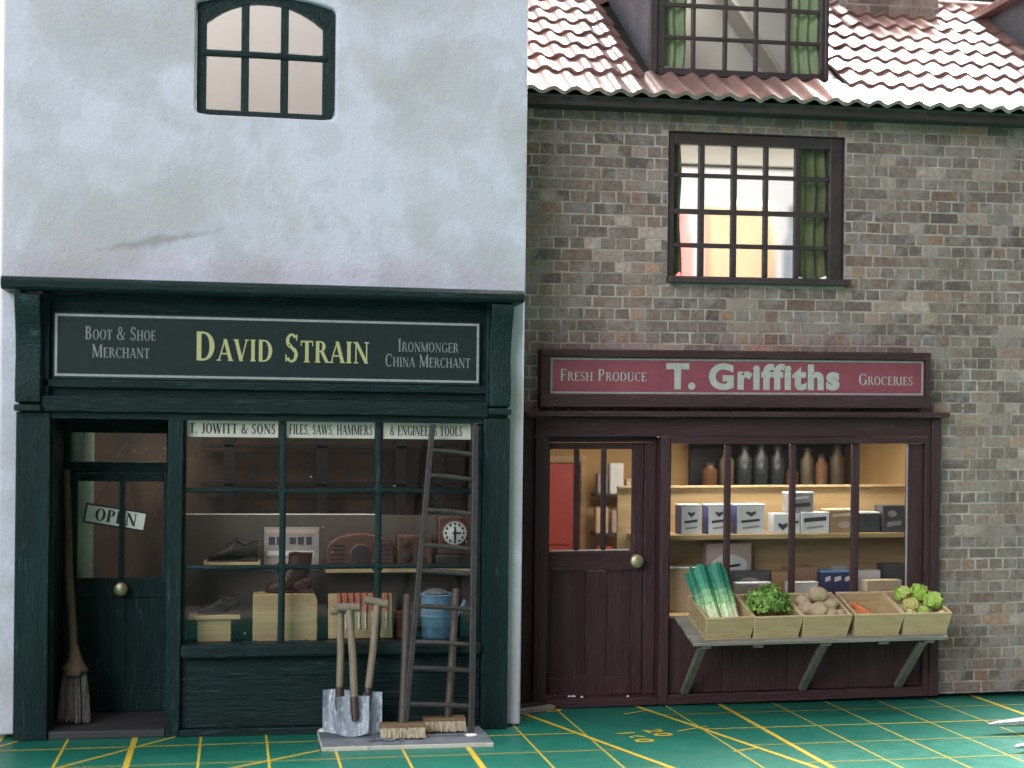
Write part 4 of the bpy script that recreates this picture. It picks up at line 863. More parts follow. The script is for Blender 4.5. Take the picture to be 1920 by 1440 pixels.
font_text('Griffiths', 'lettering', 'silver_print', sg, Matrix.Translation((8.09, 24.920, 5.505)) @ Matrix.Rotation(PI / 2, 4, 'X'), .585, .028, 1.13, 1.08, True)
# door
rb('threshold', 'maroon_h', BS, 5.285, 7.265, 24.99, 25.42, 0, .145, .02)
rb('door_head', 'maroon_h', BS, 5.285, 7.265, 25.245, 25.46, 4.56, 5.05, .01)
rb('door_jamb', 'maroon_v', BS, 7.06, 7.265, 25.29, 25.42, .15, 4.555, .012)
dd = rm()
for q in ((5.30, 5.37, .16, 4.55), (6.845, 7.045, .16, 4.55), (5.372, 6.843, 4.44, 4.55), (5.372, 6.843, .16, .47), (6.03, 6.40, .472, 2.32)): dd.box(q[0], q[1], 25.32, 25.40, q[2], q[3])
dd = dd.build('door', 'maroon_v', BS, .012)
rb('lock_rail', 'maroon_h', dd, 5.34, 6.90, 25.295, 25.318, 2.335, 2.665, .012)
for x0, x1 in ((5.372, 6.028), (6.402, 6.843)): rb('door_panel', 'maroon_v', dd, x0, x1, 25.36, 25.385, .474, 2.33, .006)
for a, b in ((5.80, 5.895), (6.286, 6.382)): rb('glazing_bar', 'maroon_v', dd, a, b, 25.32, 25.385, 2.668, 4.438, .02)
for a, b in ((5.372, 5.798), (5.897, 6.284), (6.384, 6.843)): rb('pane', 'glass', dd, a, b, 25.355, 25.363, 2.668, 4.438, 0)
rb('sill_bead', 'cardedge', dd, 5.40, 6.80, 25.325, 25.35, 2.668, 2.69, .004)
rm().lathe([(.02, 0), (.05, .01), (.045, .05), (.10, .08), (.125, .13), (.11, .18), (.06, .21), (.01, .215)], (6.90, 25.30, 2.49), 20, 'Y').build('knob', 'brass', dd, 0, True)
# shop window
sw2 = rb('window', 'maroon_v', BS, 11.90, 12.19, 25.10, 25.22, 1.52, 4.53, .01); rb('frame_side', 'maroon_v', sw2, 7.445, 7.47, 25.06, 25.16, 1.52, 4.53, .006)
for a, b in ((8.45, 8.57), (9.655, 9.775), (10.82, 10.97)): rb('glazing_bar', 'maroon_v', sw2, a, b, 25.06, 25.155, 1.50, 4.53, .03)
gx = [(7.472, 8.449), (8.571, 9.654), (9.776, 10.819), (10.972, 11.898)]
for a, b in gx: rb('pane', 'glass', sw2, a, b, 25.12, 25.128, 1.52, 4.53, 0)
rb('glass_edge', 'box_grey', sw2, 11.875, 11.897, 25.095, 25.118, 1.52, 4.53, 0)
for i, (a, b) in enumerate(((7.445, 8.46), (8.47, 9.66), (9.67, 10.84), (10.85, 12.19))): rb('stall_board', 'maroon_v', BS, a, b, 25.13 + .006 * (i % 2), 25.26, .175, 1.49, .012)
rb('plinth', 'maroon_h', BS, 7.445, 12.19, 25.0, 25.26, 0, .17, .015)
for x, r_ in ((5.75, .03), (5.82, .045), (5.95, .03), (6.75, .025)): rm().blob((x, 25.2 + .1 * math.sin(x * 9), .15), (r_, r_ * .8, .015), 8, 6, .3, 2, x).build('glue_drop', 'glue', BS, 0, True)
# inside of the brick shop
rb('display_floor', 'tanwood', BS, 7.45, 12.75, 25.265, 26.62, 1.43, 1.51, .006)
rb('display_back', 'tanwood', BS, 6.92, 12.75, 26.62, 26.68, .1, 3.70, .01)
rb('display_back_rail', 'wood', BS, 6.92, 12.75, 26.56, 26.70, 3.705, 3.745, .006)
rb('display_side', 'tanwood', BS, 6.90, 7.05, 25.85, 26.61, .1, 2.2, .01)
ds = rb('display_shelf', 'tanwood', BS, 7.10, 12.75, 25.85, 26.61, 2.795, 2.885, .008)
rb('side_panel', 'tan', BS, 12.76, 12.86, 25.56, 30.19, .1, 5.11, 0)
rb('shop_floor', 'tanwood', BS, 4.75, 12.75, 25.43, 30.19, .02, .10, 0)
idr = rb('inner_door', 'reddoor', BS, 5.35, 7.02, 30.10, 30.19, .1, 4.10, .02)
for z0, z1 in ((.5, 2.2), (2.42, 3.55)): rb('door_panel', 'reddoor', idr, 5.6, 6.78, 30.06, 30.098, z0, z1, .02)
rb('door_casing', 'tanwood', BS, 7.03, 7.14, 30.06, 30.19, .1, 4.25, .01); rb('door_casing', 'tanwood', BS, 5.2, 7.02, 30.06, 30.19, 4.11, 4.25, .01)
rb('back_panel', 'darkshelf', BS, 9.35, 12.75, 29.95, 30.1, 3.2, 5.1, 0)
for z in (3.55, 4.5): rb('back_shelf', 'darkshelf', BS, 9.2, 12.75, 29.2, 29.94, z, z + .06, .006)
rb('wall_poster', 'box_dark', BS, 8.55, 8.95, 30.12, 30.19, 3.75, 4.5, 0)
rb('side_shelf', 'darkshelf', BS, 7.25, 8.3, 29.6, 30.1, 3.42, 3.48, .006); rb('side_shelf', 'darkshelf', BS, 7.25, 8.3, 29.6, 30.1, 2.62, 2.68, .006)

def jar(x, z, r_, h, mat, label):
    t = thing('jar', (x, 29.5, z), label, 'jar', 'jars and bottles on the back shelf', True)
    rm().lathe([(r_ * .9, 0), (r_, .03), (r_, h * .68), (r_ * .55, h * .82), (r_ * .5, h * .9)], (x, 29.5, z), 16).build('body', mat, t, 0, True)
    rm().lathe([(r_ * .58, h * .9), (r_ * .6, h), (.01, h)], (x, 29.5, z), 14).build('cap', 'box_dark' if 'dark' not in mat else 'jar_cream', t, 0, True)
for i, (x, r_, h, mt) in enumerate(((9.62, .15, .50, 'jar_orange'), (9.98, .15, .78, 'jar_cream'), (10.36, .16, .85, 'jar_green'), (10.72, .16, .88, 'jar_green'), (11.08, .15, .84, 'jar_green'), (11.40, .14, .42, 'jar_orange'), (11.74, .14, .80, 'jar_cream'), (12.05, .13, .66, 'box_brown'), (12.40, .15, .86, 'jar_cream'))):
    jar(x, 3.611, r_, h, mt, {0: 'leftmost squat orange jar on the dark back shelf', 1: 'tall cream jar left of the dark grey bottles', 2: 'first dark grey bottle from the left on the back shelf', 3: 'middle one of three dark grey bottles on the back shelf', 4: 'third dark grey bottle from the left on the back shelf', 5: 'low orange jar right of the dark grey bottles', 6: 'cream jar right of the low orange jar', 7: 'brown jar between the two cream jars at right', 8: 'rightmost cream jar on the dark back shelf'}[i])
for i, (x, w, z, h, mt, lb) in enumerate(((7.36, .2, 3.481, .40, 'box_grey', 'grey packet on the upper side shelf seen through the maroon door'), (7.66, .28, 3.481, .62, 'box_white', 'white packet on the upper side shelf seen through the maroon door'), (7.98, .22, 3.481, .30, 'box_tan', 'tan packet on the upper side shelf seen through the maroon door'), (7.36, .24, 2.681, .52, 'box_tan', 'tan packet on the lower side shelf seen through the maroon door'), (7.68, .22, 2.681, .44, 'box_pink', 'pink packet on the lower side shelf seen through the maroon door'), (7.42, .30, 2.0, .40, 'reddoor', 'red packet below the side shelves seen through the maroon door'))):
    if i == 5: rb('side_shelf', 'darkshelf', BS, 7.25, 8.3, 29.6, 30.1, 1.94, 1.998, .006)
    tag(rb('packet', mt, None, x - w / 2 + .02, x + w / 2 + .02, 29.62, 29.85, z, z + h, .008), lb, 'packet', 'packets on the side shelves')

# boxes in the lit window
def carton(x0, x1, y0, y1, z0, z1, mat, label, marks=(), lid=None, side=None):
    t = thing('carton', ((x0 + x1) / 2, (y0 + y1) / 2, z0), label, 'carton', 'cartons in the lit shop window', True)
    rb('body', mat, t, x0, x1, y0, y1, z0, z1 - (.022 if lid else 0), .008)
    if lid: rb('lid', lid, t, x0 - .006, x1 + .006, y0 - .006, y1 + .006, z1 - .02, z1 + .01, .006)
    w, h = x1 - x0, z1 - z0
    if side: rm().box(x0 - .006, x0 - .002, y0 + .004, y1 - .004, z0 + .004, z1 - .024).build('side_label', side, t)
    for kind, u, v, a, b, mt in marks:
        cx, cz = x0 + u * w, z0 + v * h; m_ = rm()
        if kind == 'o': m_.add([(cx + a * w * math.cos(k * PI / 8), y0 - .004, cz + b * h * math.sin(k * PI / 8)) for k in range(16)], [tuple(range(16))])
        elif kind == 'b': m_.add([(cx - a * w, y0 - .004, cz - b * h), (cx + a * w, y0 - .004, cz - b * h + .03), (cx + a * w, y0 - .004, cz + b * h + .03), (cx - a * w, y0 - .004, cz + b * h)], [(0, 1, 2, 3)])
        elif kind == 'h': m_.add([(cx, y0 - .004, cz - b * h), (cx + a * w, y0 - .004, cz + .3 * b * h), (cx + .7 * a * w, y0 - .004, cz + b * h), (cx, y0 - .004, cz + .5 * b * h), (cx - .7 * a * w, y0 - .004, cz + b * h), (cx - a * w, y0 - .004, cz + .3 * b * h)], [(0, 1, 2, 3, 4, 5)])
        m_.build('print_mark', mt, t)
ML = (('h', .5, .68, .2, .10, 'ink'), ('b', .48, .42, .33, .045, 'ink'), ('b', .5, .20, .30, .035, 'box_grey'))
S_ = 2.886
carton(7.93, 8.30, 25.92, 26.30, S_, 3.42, 'box_white', 'first white and blue carton from the left on the window shelf', ML, 'box_white', 'box_blue')
carton(8.44, 8.84, 25.92, 26.30, S_, 3.42, 'box_white', 'second white and blue carton from the left on the window shelf', ML, 'box_white', 'box_blue')
carton(8.98, 9.51, 25.92, 26.30, S_, 3.42, 'box_white', 'widest white and blue carton, third from the left on the window shelf', ML, 'box_white', 'box_blue')
carton(9.68, 10.185, 25.92, 26.25, S_, 3.25, 'box_white', 'low white carton left of the stacked pale cartons', (('h', .35, .35, .2, .2, 'ink'), ('b', .75, .5, .2, .06, 'ink')))
carton(10.20, 10.74, 25.90, 26.25, S_, 3.27, 'box_white', 'low white carton with dark band under the small top carton', (('b', .5, .62, .40, .10, 'ink'), ('b', .5, .25, .3, .05, 'box_grey')))
carton(9.96, 10.45, 25.94, 26.25, 3.272, 3.63, 'box_grey', 'small grey carton on top of the two low white cartons', (('b', .5, .32, .38, .10, 'ink'), ('b', .5, .7, .3, .06, 'box_white')), 'box_white')
carton(10.76, 11.32, 25.92, 26.35, S_, 3.31, 'box_brown', 'brown carton on the window shelf next to the white ones', (('b', .5, .75, .4, .06, 'box_tan'), ('o', .5, .35, .2, .16, 'box_pink')), 'box_tan')
carton(11.36, 11.76, 25.96, 26.35, S_, 3.25, 'box_dark', 'low dark carton with pale lid on the window shelf', (), 'box_white')
carton(11.80, 12.26, 25.92, 26.30, S_, 3.38, 'box_dark', 'tall dark grey carton at the right end of the window shelf', (('o', .4, .7, .2, .12, 'box_grey'), ('b', .5, .3, .3, .08, 'box_grey')))
F_ = 1.511
carton(7.48, 8.24, 25.75, 26.3, F_, 1.905, 'box_tan', 'lower tan carton behind the leeks'); carton(7.50, 8.22, 25.78, 26.3, 1.907, 2.30, 'box_tan', 'upper tan carton stacked behind the leeks', (), 'box_white')
carton(8.50, 9.36, 26.20, 26.45, F_, 2.70, 'box_pink', 'tall pinkish carton with pale oval label behind the first bar', (('o', .5, .66, .40, .17, 'box_white'), ('b', .6, .64, .15, .02, 'ink')))
carton(8.92, 9.62, 25.90, 26.15, F_, 2.21, 'box_dark', 'dark carton with pale arched label behind the parsley', (('o', .42, .62, .34, .22, 'box_grey'),))
carton(8.90, 9.54, 25.62, 25.86, F_, 2.02, 'box_grey', 'low grey carton in front of the dark one', (('b', .5, .4, .4, .1, 'box_pink'),), 'box_white')
carton(9.66, 9.98, 25.95, 26.3, F_, 2.19, 'box_brown', 'narrow brown carton behind the potatoes'); carton(10.02, 10.56, 26.0, 26.4, F_, 2.26, 'box_brown', 'broad brown carton right of the narrow one', (('b', .5, .5, .3, .1, 'box_tan'),))
carton(9.90, 10.44, 25.65, 25.92, F_, 2.01, 'box_white', 'low white carton behind the potato crate', (('o', .7, .4, .1, .12, 'ink'),), 'box_white')
carton(10.56, 11.20, 25.80, 26.15, F_, 2.19, 'box_darkblue', 'dark blue carton with sky blue lid behind the carrot crate', (('b', .2, .78, .08, .06, 'box_white'), ('b', .5, .78, .10, .06, 'box_white'), ('b', .8, .78, .08, .06, 'box_white'), ('b', .55, .3, .38, .03, 'box_white')), 'box_skyblue')
carton(10.78, 11.08, 25.86, 26.1, 2.202, 2.29, 'box_grey', 'little grey packet lying on the dark blue carton')
carton(11.34, 12.02, 25.55, 25.80, F_, 2.04, 'box_tan', 'tan carton with reddish print behind the cabbages', (('o', .5, .45, .25, .25, 'box_pink'),))
carton(11.30, 11.76, 25.90, 26.2, F_, 2.19, 'box_white', 'white carton behind the tan one', ()); carton(11.86, 12.30, 25.95, 26.3, F_, 2.29, 'box_dark', 'dark carton in the far right corner of the window floor')

# ------------------------------------------------------------------ roof, dormers, chimney
PT = R(34); EY, EZ = 24.50, 10.42
cP, sP = math.cos(PT), math.sin(PT)
def onroof(x, s_, h=0): return Vector((x, EY + s_ * cP - h * sP, EZ + s_ * sP + h * cP))
RX0, RX1 = 4.60, 16.4
rf = rm(); P = [onroof(0, .12, -.06), onroof(0, 5.95, -.06), onroof(0, 5.95, -.12), onroof(0, .12, -.12)]
for xa, xb, s0, s1 in ((RX0, 7.2, .12, 5.95), (7.2, 10.42, .12, 1.35), (10.42, RX1, .12, 5.95), (7.2, 10.42, 5.0, 5.95)):
    P = [onroof(0, s0, -.06), onroof(0, s1, -.06), onroof(0, s1, -.12), onroof(0, s0, -.12)]; rf.prism_x([(p.y, p.z) for p in reversed(P)], xa, xb)
rf = rf.build('roof', 'soffit', BS)
TW = .385
def tile_mesh(L_):
    n = 8; V = []; F = []
    def zf(u): return .078 * (0.5 - .5 * math.cos(2 * PI * min(1, max(0, u * 1.12 - .02)))) ** 1.15
    for s_ in (0, 1):
        for k in range(2):
            for i in range(n + 1):
                u = i / n; V.append(Vector((u * (TW + .03), k * L_, zf(u) - s_ * (.070 if k == 0 else .034) + (.060 if k == 0 else -.012))))
    W_ = n + 1
    for i in range(n):
        F += [(i, i + 1, W_ + i + 1, W_ + i), (2 * W_ + i, 3 * W_ + i, 3 * W_ + i + 1, 2 * W_ + i + 1), (i, 2 * W_ + i, 2 * W_ + i + 1, i + 1)]
    F += [(0, W_, 3 * W_, 2 * W_), (n, 2 * W_ + n, 3 * W_ + n, W_ + n)]
    me = bpy.data.meshes.new('tile'); me.from_pydata(V, [], F); me.update(); me.materials.append(M['tile'])
    me.polygons.foreach_set('use_smooth', [True] * len(me.polygons)); me.set_sharp_from_angle(angle=R(40)); return me
TM = {1: tile_mesh(1.08), 0: tile_mesh(.80)}
random.seed(4)
base_rot = Matrix(((1, 0, 0), (0, cP, -sP), (0, sP, cP)))
cheek = math.tan
ro = Vector(rf['_o'])
for c in range(9):
    s0 = 0.0 if c == 0 else .93 + (c - 1) * .655
    if s0 > 5.9: break
    for k in range(40):
        x = RX0 + k * TW + (.0 if c % 2 == 0 else .02)
        if x > RX1 - .3: break
        if c > 0 and x + TW * .85 > 7.2 and x < 10.44 and s0 + .3 < 5.0: continue
        if x > 15.2 and c > 1: continue
        if 12.1 < x < 14.0 and c > 7: continue
        p = onroof(x, s0 + random.uniform(-.02, .02), .005); p.x += SHEAR * p.z
        o = bpy.data.objects.new('tile', TM[1 if c == 0 else 0]); COL.objects.link(o); o.parent = rf
        o.location = p - ro; o.rotation_euler = (base_rot @ Matrix.Rotation(random.uniform(-.018, .018), 3, 'Z') @ Matrix.Rotation(random.uniform(-.02, .02), 3, 'Y')).to_euler()
rm().tube([onroof(RX0, 5.98, .02), onroof((RX0 + RX1) / 2, 5.98, .03), onroof(RX1, 5.98, .02)], .12, 12).build('ridge', 'tile', rf, 0, True)
rb('fascia_board', 'soffit', BS, RX0, RX1, 24.66, 24.76, 10.27, 10.415, .01)
rb('soffit', 'soffit', BS, RX0, RX1, 24.765, 25.19, 10.30, 10.36, 0)
rp = onroof(0, 6.05, .0); rb('ridge_upstand', 'soffit', rf, 4.7, RX1, rp.y + .02, rp.y + .25, rp.z - .4, rp.z + .9, .02)
# rear slope so the roof is closed
P = [onroof(0, 5.95, -.06), onroof(0, 5.95, -.13)]; rm().prism_x([(P[1].y + .004, P[1].z), (33.0, 11.4), (33.0, 11.47), (P[0].y + .004, P[0].z)], RX0, RX1).build('rear_slope', 'soffit', BS)

def dormer(x0, x1, cols, label_front, zt=13.55):
    y0 = 25.55; zb = EZ + (y0 - EY) * math.tan(PT)
    yb = EY + (zt - EZ) / math.tan(PT)
    d = rm().prism_x([(y0 + .02, zb + .02), (yb, zt), (y0 + .02, zt)], x0, x0 + .08).build('dormer', 'lead', BS); rm().prism_x([(y0 + .02, zb + .02), (yb, zt), (y0 + .02, zt)], x1 - .08, x1).build('cheek', 'lead', d)
    d_ = rb('corner_post', 'brown_frame', d, x0 - .02, x0 + .13, y0 - .05, y0 + .06, zb - .04, zt, .02); rb('corner_post', 'brown_frame', d, x1 - .06, x1 + .02, y0 - .05, y0 + .06, zb - .04, zt, .02)
    rb('dormer_roof', 'tile', d, x0 - .25, x1 + .25, y0 - .3, yb + .3, zt + .002, zt + .14, .02); rb('barge_board', 'tile', d, x0 - .27, x1 + .27, y0 - .36, y0 - .302, zt - .05, zt + .16, .015)
    fx, fz = cols; y = y0
    w = rb('window', 'brown_frame', BS, fx[0][0], fx[-1][1], y, y + .10, fz[0][0], fz[0][1], .015)
    for q in ((fx[0][0], fx[-1][1], fz[-1][0], fz[-1][1]), (fx[0][0], fx[0][1], fz[0][1] + .002, fz[-1][0] - .002), (fx[-1][0], fx[-1][1], fz[0][1] + .002, fz[-1][0] - .002)): rb('frame_side', 'brown_frame', w, q[0], q[1], y, y + .10, q[2], q[3], .015)
    for a, b in fx[1:-1]: rb('glazing_bar', 'brown_frame', w, a, b, y + .01, y + .085, fz[0][1], fz[-1][0], .018)
    for a, b in fz[1:-1]: rb('glazing_bar', 'brown_frame', w, fx[0][1], fx[-1][0], y + .005, y + .08, a, b, .018)
    for i in range(len(fx) - 1):
        for k in range(len(fz) - 1): rb('pane', 'glass', w, fx[i][1] + .003, fx[i + 1][0] - .003, y + .06, y + .068, fz[k][1] + .003, fz[k + 1][0] - .003, 0)
    return d
DX = [(7.25, 7.42), (7.91, 7.99), (8.50, 8.58), (9.075, 9.16), (9.68, 9.76), (10.33, 10.44)]
DZ = [(11.08, 11.21), (11.72, 11.79), (12.295, 12.37), (12.87, 12.94), (13.42, 13.55)]
dormer(7.14, 10.46, (DX, DZ), None)
curtain(7.46, 7.95, 25.75, 11.24, 13.4, 'curtain_pale', .4, BS, 2, .25); curtain(9.86, 10.42, 25.75, 11.22, 13.4, 'curtain_pale', 2.2, BS, 3, -.1)
# attic room: pale card back wall
rb('attic_wall', 'roomwhite', BS, 7.23, 10.37, 27.4, 27.46, 10.53, 13.5, 0)
rm().prism_y([(10.2, 11.2), (10.3, 11.2), (8.7, 13.4), (8.6, 13.4)], 26.7, 27.3).build('attic_streak', 'cream', BS)  # added slanting piece that imitates a diagonal streak of light
E2 = [(15.35, 15.5), (16.1, 16.2), (16.9, 17.0)]
dormer(15.22, 17.2, (E2, [(11.08, 11.21), (12.3, 12.37), (13.2, 13.3)]), None, 13.30)
# chimney
ch = thing('chimney', (13.1, 29.2, 12.9), 'short grey brick chimney rising from the red tiled roof', 'chimney', None, True)
ch['category'] = ''
del ch['category'], ch['label']; RIGHT.remove(ch); ch.parent = BS; ch.location = Vector(ch['_o']) - Vector(BS['_o'])
ck_ = rb('stack', 'mortar', ch, 12.12, 14.12, 28.6, 29.6, 12.6, 15.0, .01)
random.seed(8)
for r_ in range(8):
    z0 = 13.0 + r_ * .235; x = 12.12 - (.0 if r_ % 2 else .22)
    while x < 14.1:
        a, b = max(12.125, x), min(14.115, x + .46); x += .47
        if b - a > .06:
            WYs = WY; WY = 28.6; mb = rm(); brick_into(mb, (a, b, z0, z0 + .21)); WY = WYs
            o = mb.build('brick', 'brick', ch)

# ------------------------------------------------------------------ display bench, crates and vegetables
TH = math.atan2(.33, 1.06)
def bench_pt(x, d, h=0):          # d: distance down the slope from the wall, h: above the top
    return Vector((x, 24.985 - d * math.cos(TH) - h * math.sin(TH), 1.535 - d * math.sin(TH) + h * math.cos(TH)))
MBn = lambda x, d: Matrix.Translation(bench_pt(x, d)) @ Matrix.Rotation(TH, 4, 'X')
bn = thing('display_bench', (9.8, 24.6, 0), 'sloping grey slatted bench on brackets below the lit shop window', 'bench', None, True)
for k in range(4):
    rm(MBn(0, 0)).box(7.55 + .012 * (k % 2), 12.13 - .02 * (k % 3), -.275 * (k + 1) + .008, -.275 * k - .006, -.06, 0).build('slat', 'greywood', bn, .01)
for x in (7.80, 8.72, 9.93, 10.98, 11.82): rm(MBn(0, 0)).box(x - .09, x + .09, -1.06, -.02, -.13, -.062).build('batten', 'bracketwood', bn, .012)
for x in (7.76, 9.93, 11.74):
    a, b = bench_pt(x, .96, -.13), Vector((x, 25.085, .19)); d = (b - a).normalized(); u = Vector((1, 0, 0)); v = d.cross(u).normalized(); mb = rm()
    mb.add([p + u * sx * .065 + v * sy * .05 for p in (a, b) for sx, sy in ((-1, -1), (1, -1), (1, 1), (-1, 1))], [(3, 2, 1, 0), (4, 5, 6, 7)] + [(i, (i + 1) % 4, (i + 1) % 4 + 4, i + 4) for i in range(4)])
    mb.build('bracket', 'bracketwood', bn, .012)
CW, CD, CH, WT = .80, .93, .415, .05
def crate(x, label, rot=0):
    c_ = bench_pt(x, .98); t = thing('crate', c_, label, 'crate', 'wooden crates on the sloping bench', True)
    Mx = Matrix.Translation(c_) @ Matrix.Rotation(TH, 4, 'X') @ Matrix.Rotation(rot, 4, 'Z')
    def board(name, pts, th):                   # slab from 4 corner points (front face) extruded along th
        m_ = rm(Mx); p = [Vector(q) for q in pts]; m_.add(p + [q + Vector(th) for q in p], [(0, 1, 2, 3), (7, 6, 5, 4), (0, 4, 5, 1), (1, 5, 6, 2), (2, 6, 7, 3), (3, 7, 4, 0)]); m_.build(name, 'cratewood', t, .012)
    e = .045; h = CW / 2
    board('front_board', [(-h, 0, .03), (h, 0, .03), (h + e, -.03, CH), (-h - e, -.03, CH)], (0, WT, 0))
    board('back_board', [(-h, CD - WT, .03), (h, CD - WT, .03), (h + e, CD - WT + .03, CH), (-h - e, CD - WT + .03, CH)], (0, WT, 0))
    for s_ in (-1, 1): board('side_board', [(s_ * h, WT + .002, .03), (s_ * h, CD - WT - .002, .03), (s_ * (h + e), CD - WT + .026, CH - .004), (s_ * (h + e), WT - .026, CH - .004)], (-s_ * WT, 0, 0))
    rm(Mx).box(-h - .006, h + .006, -.004, CD + .004, 0.001, .029).build('bottom_board', 'cratewood', t, .008)
    return Mx
CR = [crate(8.20, 'crate of leeks, first from the maroon door', R(2)), crate(9.045, 'crate of parsley, second from the maroon door', R(1)), crate(9.92, 'crate heaped with potatoes, middle of the row', R(0)), crate(10.86, 'nearly empty crate with two carrots, fourth in the row', R(-1)), crate(11.74, 'crate of green cabbages at the far right end of the bench', R(-1))]
# leeks
random.seed(13)
def leek(a, b, r_, seed, lb):
    t = thing('leek', a, lb, 'leek', 'leeks in the first crate', True); a, b = Vector(a), Vector(b)
    ax = (b - a).normalized(); u = ax.cross(Vector((0, 1, 0))).normalized(); v = ax.cross(u); L_ = (b - a).length; random.seed(seed)
    def colr(f): 
        A_, B_, C_ = Vector((.74, .80, .48)), Vector((.36, .60, .30)), Vector((.03, .22, .14)); f = f * 1.05
        return tuple(A_.lerp(B_, min(1, max(0, (f - .30) / .18)))) if f < .48 else tuple(B_.lerp(C_, min(1, (f - .48) / .22)))
    n = 18; m = 26; mb = rm(); rows = []
    for j in range(m + 1):
        f = j / m; rr = r_ * (.92 + .10 * f) * (1 if f > .03 else .8); row = []
        for k in range(n):
            th = 2 * PI * k / n; rib = 1 + (.10 * math.sin(k * 2.9 + seed) if f > .35 else .02 * math.sin(k * 3)) ; hgt = f * L_ + (.10 * noise.noise(Vector((k * .9, seed, 1))) if j == m else 0)
            row.append(a + ax * hgt + (u * math.cos(th) * rr * (1 + .18 * max(0, f - .5)) + v * math.sin(th) * rr * .92) * rib)
        rows.append(row)
    for j in range(m):
        for k in range(n):
            mb.col = tuple(c * (1 + .25 * math.sin(k * 2.3 + seed)) for c in colr((j + .5) / m + .05 * noise.noise(Vector((k * .8, j * .2, seed)))))
            mb.add([rows[j][k], rows[j][(k + 1) % n], rows[j + 1][(k + 1) % n], rows[j + 1][k]], [(0, 1, 2, 3)])
    mb.col = (.02, .10, .06); mb.add(rows[m], [tuple(range(n))]); mb.col = (.6, .62, .4); mb.add(rows[0], [tuple(range(n - 1, -1, -1))])
    mb.build('stem', 'leek', t, 0, True, angle=80)
    lf = rm()
    for q in range(5):                         # outer leaf blades wrapped round the top
        th = 2 * PI * q / 5 + seed; dr_ = u * math.cos(th) + v * math.sin(th); tn = u * -math.sin(th) + v * math.cos(th); V = []
        for j in range(7):
            f = .42 + .10 * j + (.02 * q % 3) * .1; wv = r_ * (.85 - .03 * j)
            for s_ in (-1, 0, 1): V.append(a + ax * f * L_ + dr_ * r_ * (1.06 + .05 * j * .5 - (.15 if s_ else 0)) + tn * s_ * wv * .7)
        for j in range(6):
            for s_ in (0, 1):
                lf.col = tuple(c * (.85 + .3 * (q % 3) / 2) for c in colr(.45 + .09 * j)); lf.add([V[j * 3 + s_], V[j * 3 + s_ + 1], V[j * 3 + s_ + 4], V[j * 3 + s_ + 3]], [(0, 1, 2, 3)])
    lf.build('leaf', 'leek', t, 0, True, angle=80)
for i, (x0, x1, zt, y0, y1, r_) in enumerate(((7.98, 7.71, 2.32, 24.28, 24.60, .095), (8.04, 7.78, 2.43, 24.16, 24.46, .12), (8.15, 7.96, 2.30, 24.30, 24.62, .09), (8.25, 8.05, 2.38, 24.26, 24.58, .10), (8.29, 8.06, 2.46, 24.14, 24.44, .115), (8.40, 8.18, 2.36, 24.18, 24.50, .10))):
    leek((x0, y0, 1.40), (x1, y1, zt), r_, i * 1.7 + 1, ('leftmost leek, leaning out over the crate side', 'thick tall leek at the front, second from the left', 'thin short leek behind the two left ones', 'leek in the middle rear of the bundle', 'tallest thick leek at the front right of the bundle', 'rightmost leek with the longest pale stem')[i])
# parsley: thousands of tiny leaflets heaped in the crate
random.seed(17)
pa = rm(); cen = CR[1] @ Vector((-.03, .50, .42))
leafl = []
for k in range(2300):
    d = Vector((random.gauss(0, 1), random.gauss(0, 1), random.gauss(0, 1))).normalized(); d.z = abs(d.z) * 1.0 - .25
    bump_ = 1 + .55 * noise.noise(d * 3.6 + Vector((4, 1, 2))); rr = (random.random() ** .35) * bump_
    p = cen + Vector((d.x * .40 * rr, d.y * .40 * rr, d.z * .40 * rr))
    if k % 40 == 0: p += Vector((0, 0, .05))
    nrm = (d + Vector((random.uniform(-.7, .7),) * 1 + (random.uniform(-.7, .7), random.uniform(-.2, .9)))).normalized(); u = nrm.cross(Vector((.3, .5, .8))).normalized(); v = nrm.cross(u); s_ = random.uniform(.022, .048)
    a0 = random.uniform(0, 6.28); V = [p]
    for q in range(6):
        a_ = a0 + q * PI / 3; L_ = s_ * (1.15 if q % 2 == 0 else .5); V.append(p + (u * math.cos(a_) + v * math.sin(a_)) * L_ + nrm * (.006 if q % 2 == 0 else -.004))
    pa.add(V, [(0, 1 + q, 1 + (q + 1) % 6) for q in range(6)])
for k in range(60):
    th = random.uniform(0, 6.28); rr = random.uniform(.1, .3); p = cen + Vector((math.cos(th) * rr, math.sin(th) * rr, random.uniform(.05, .22))); pa.tube([cen + Vector((0, 0, -.2)), p], .008, 4)
tag(pa.build('parsley_bunch', 'parsley'), 'curly green bunch of parsley heaped in the second crate', 'parsley')
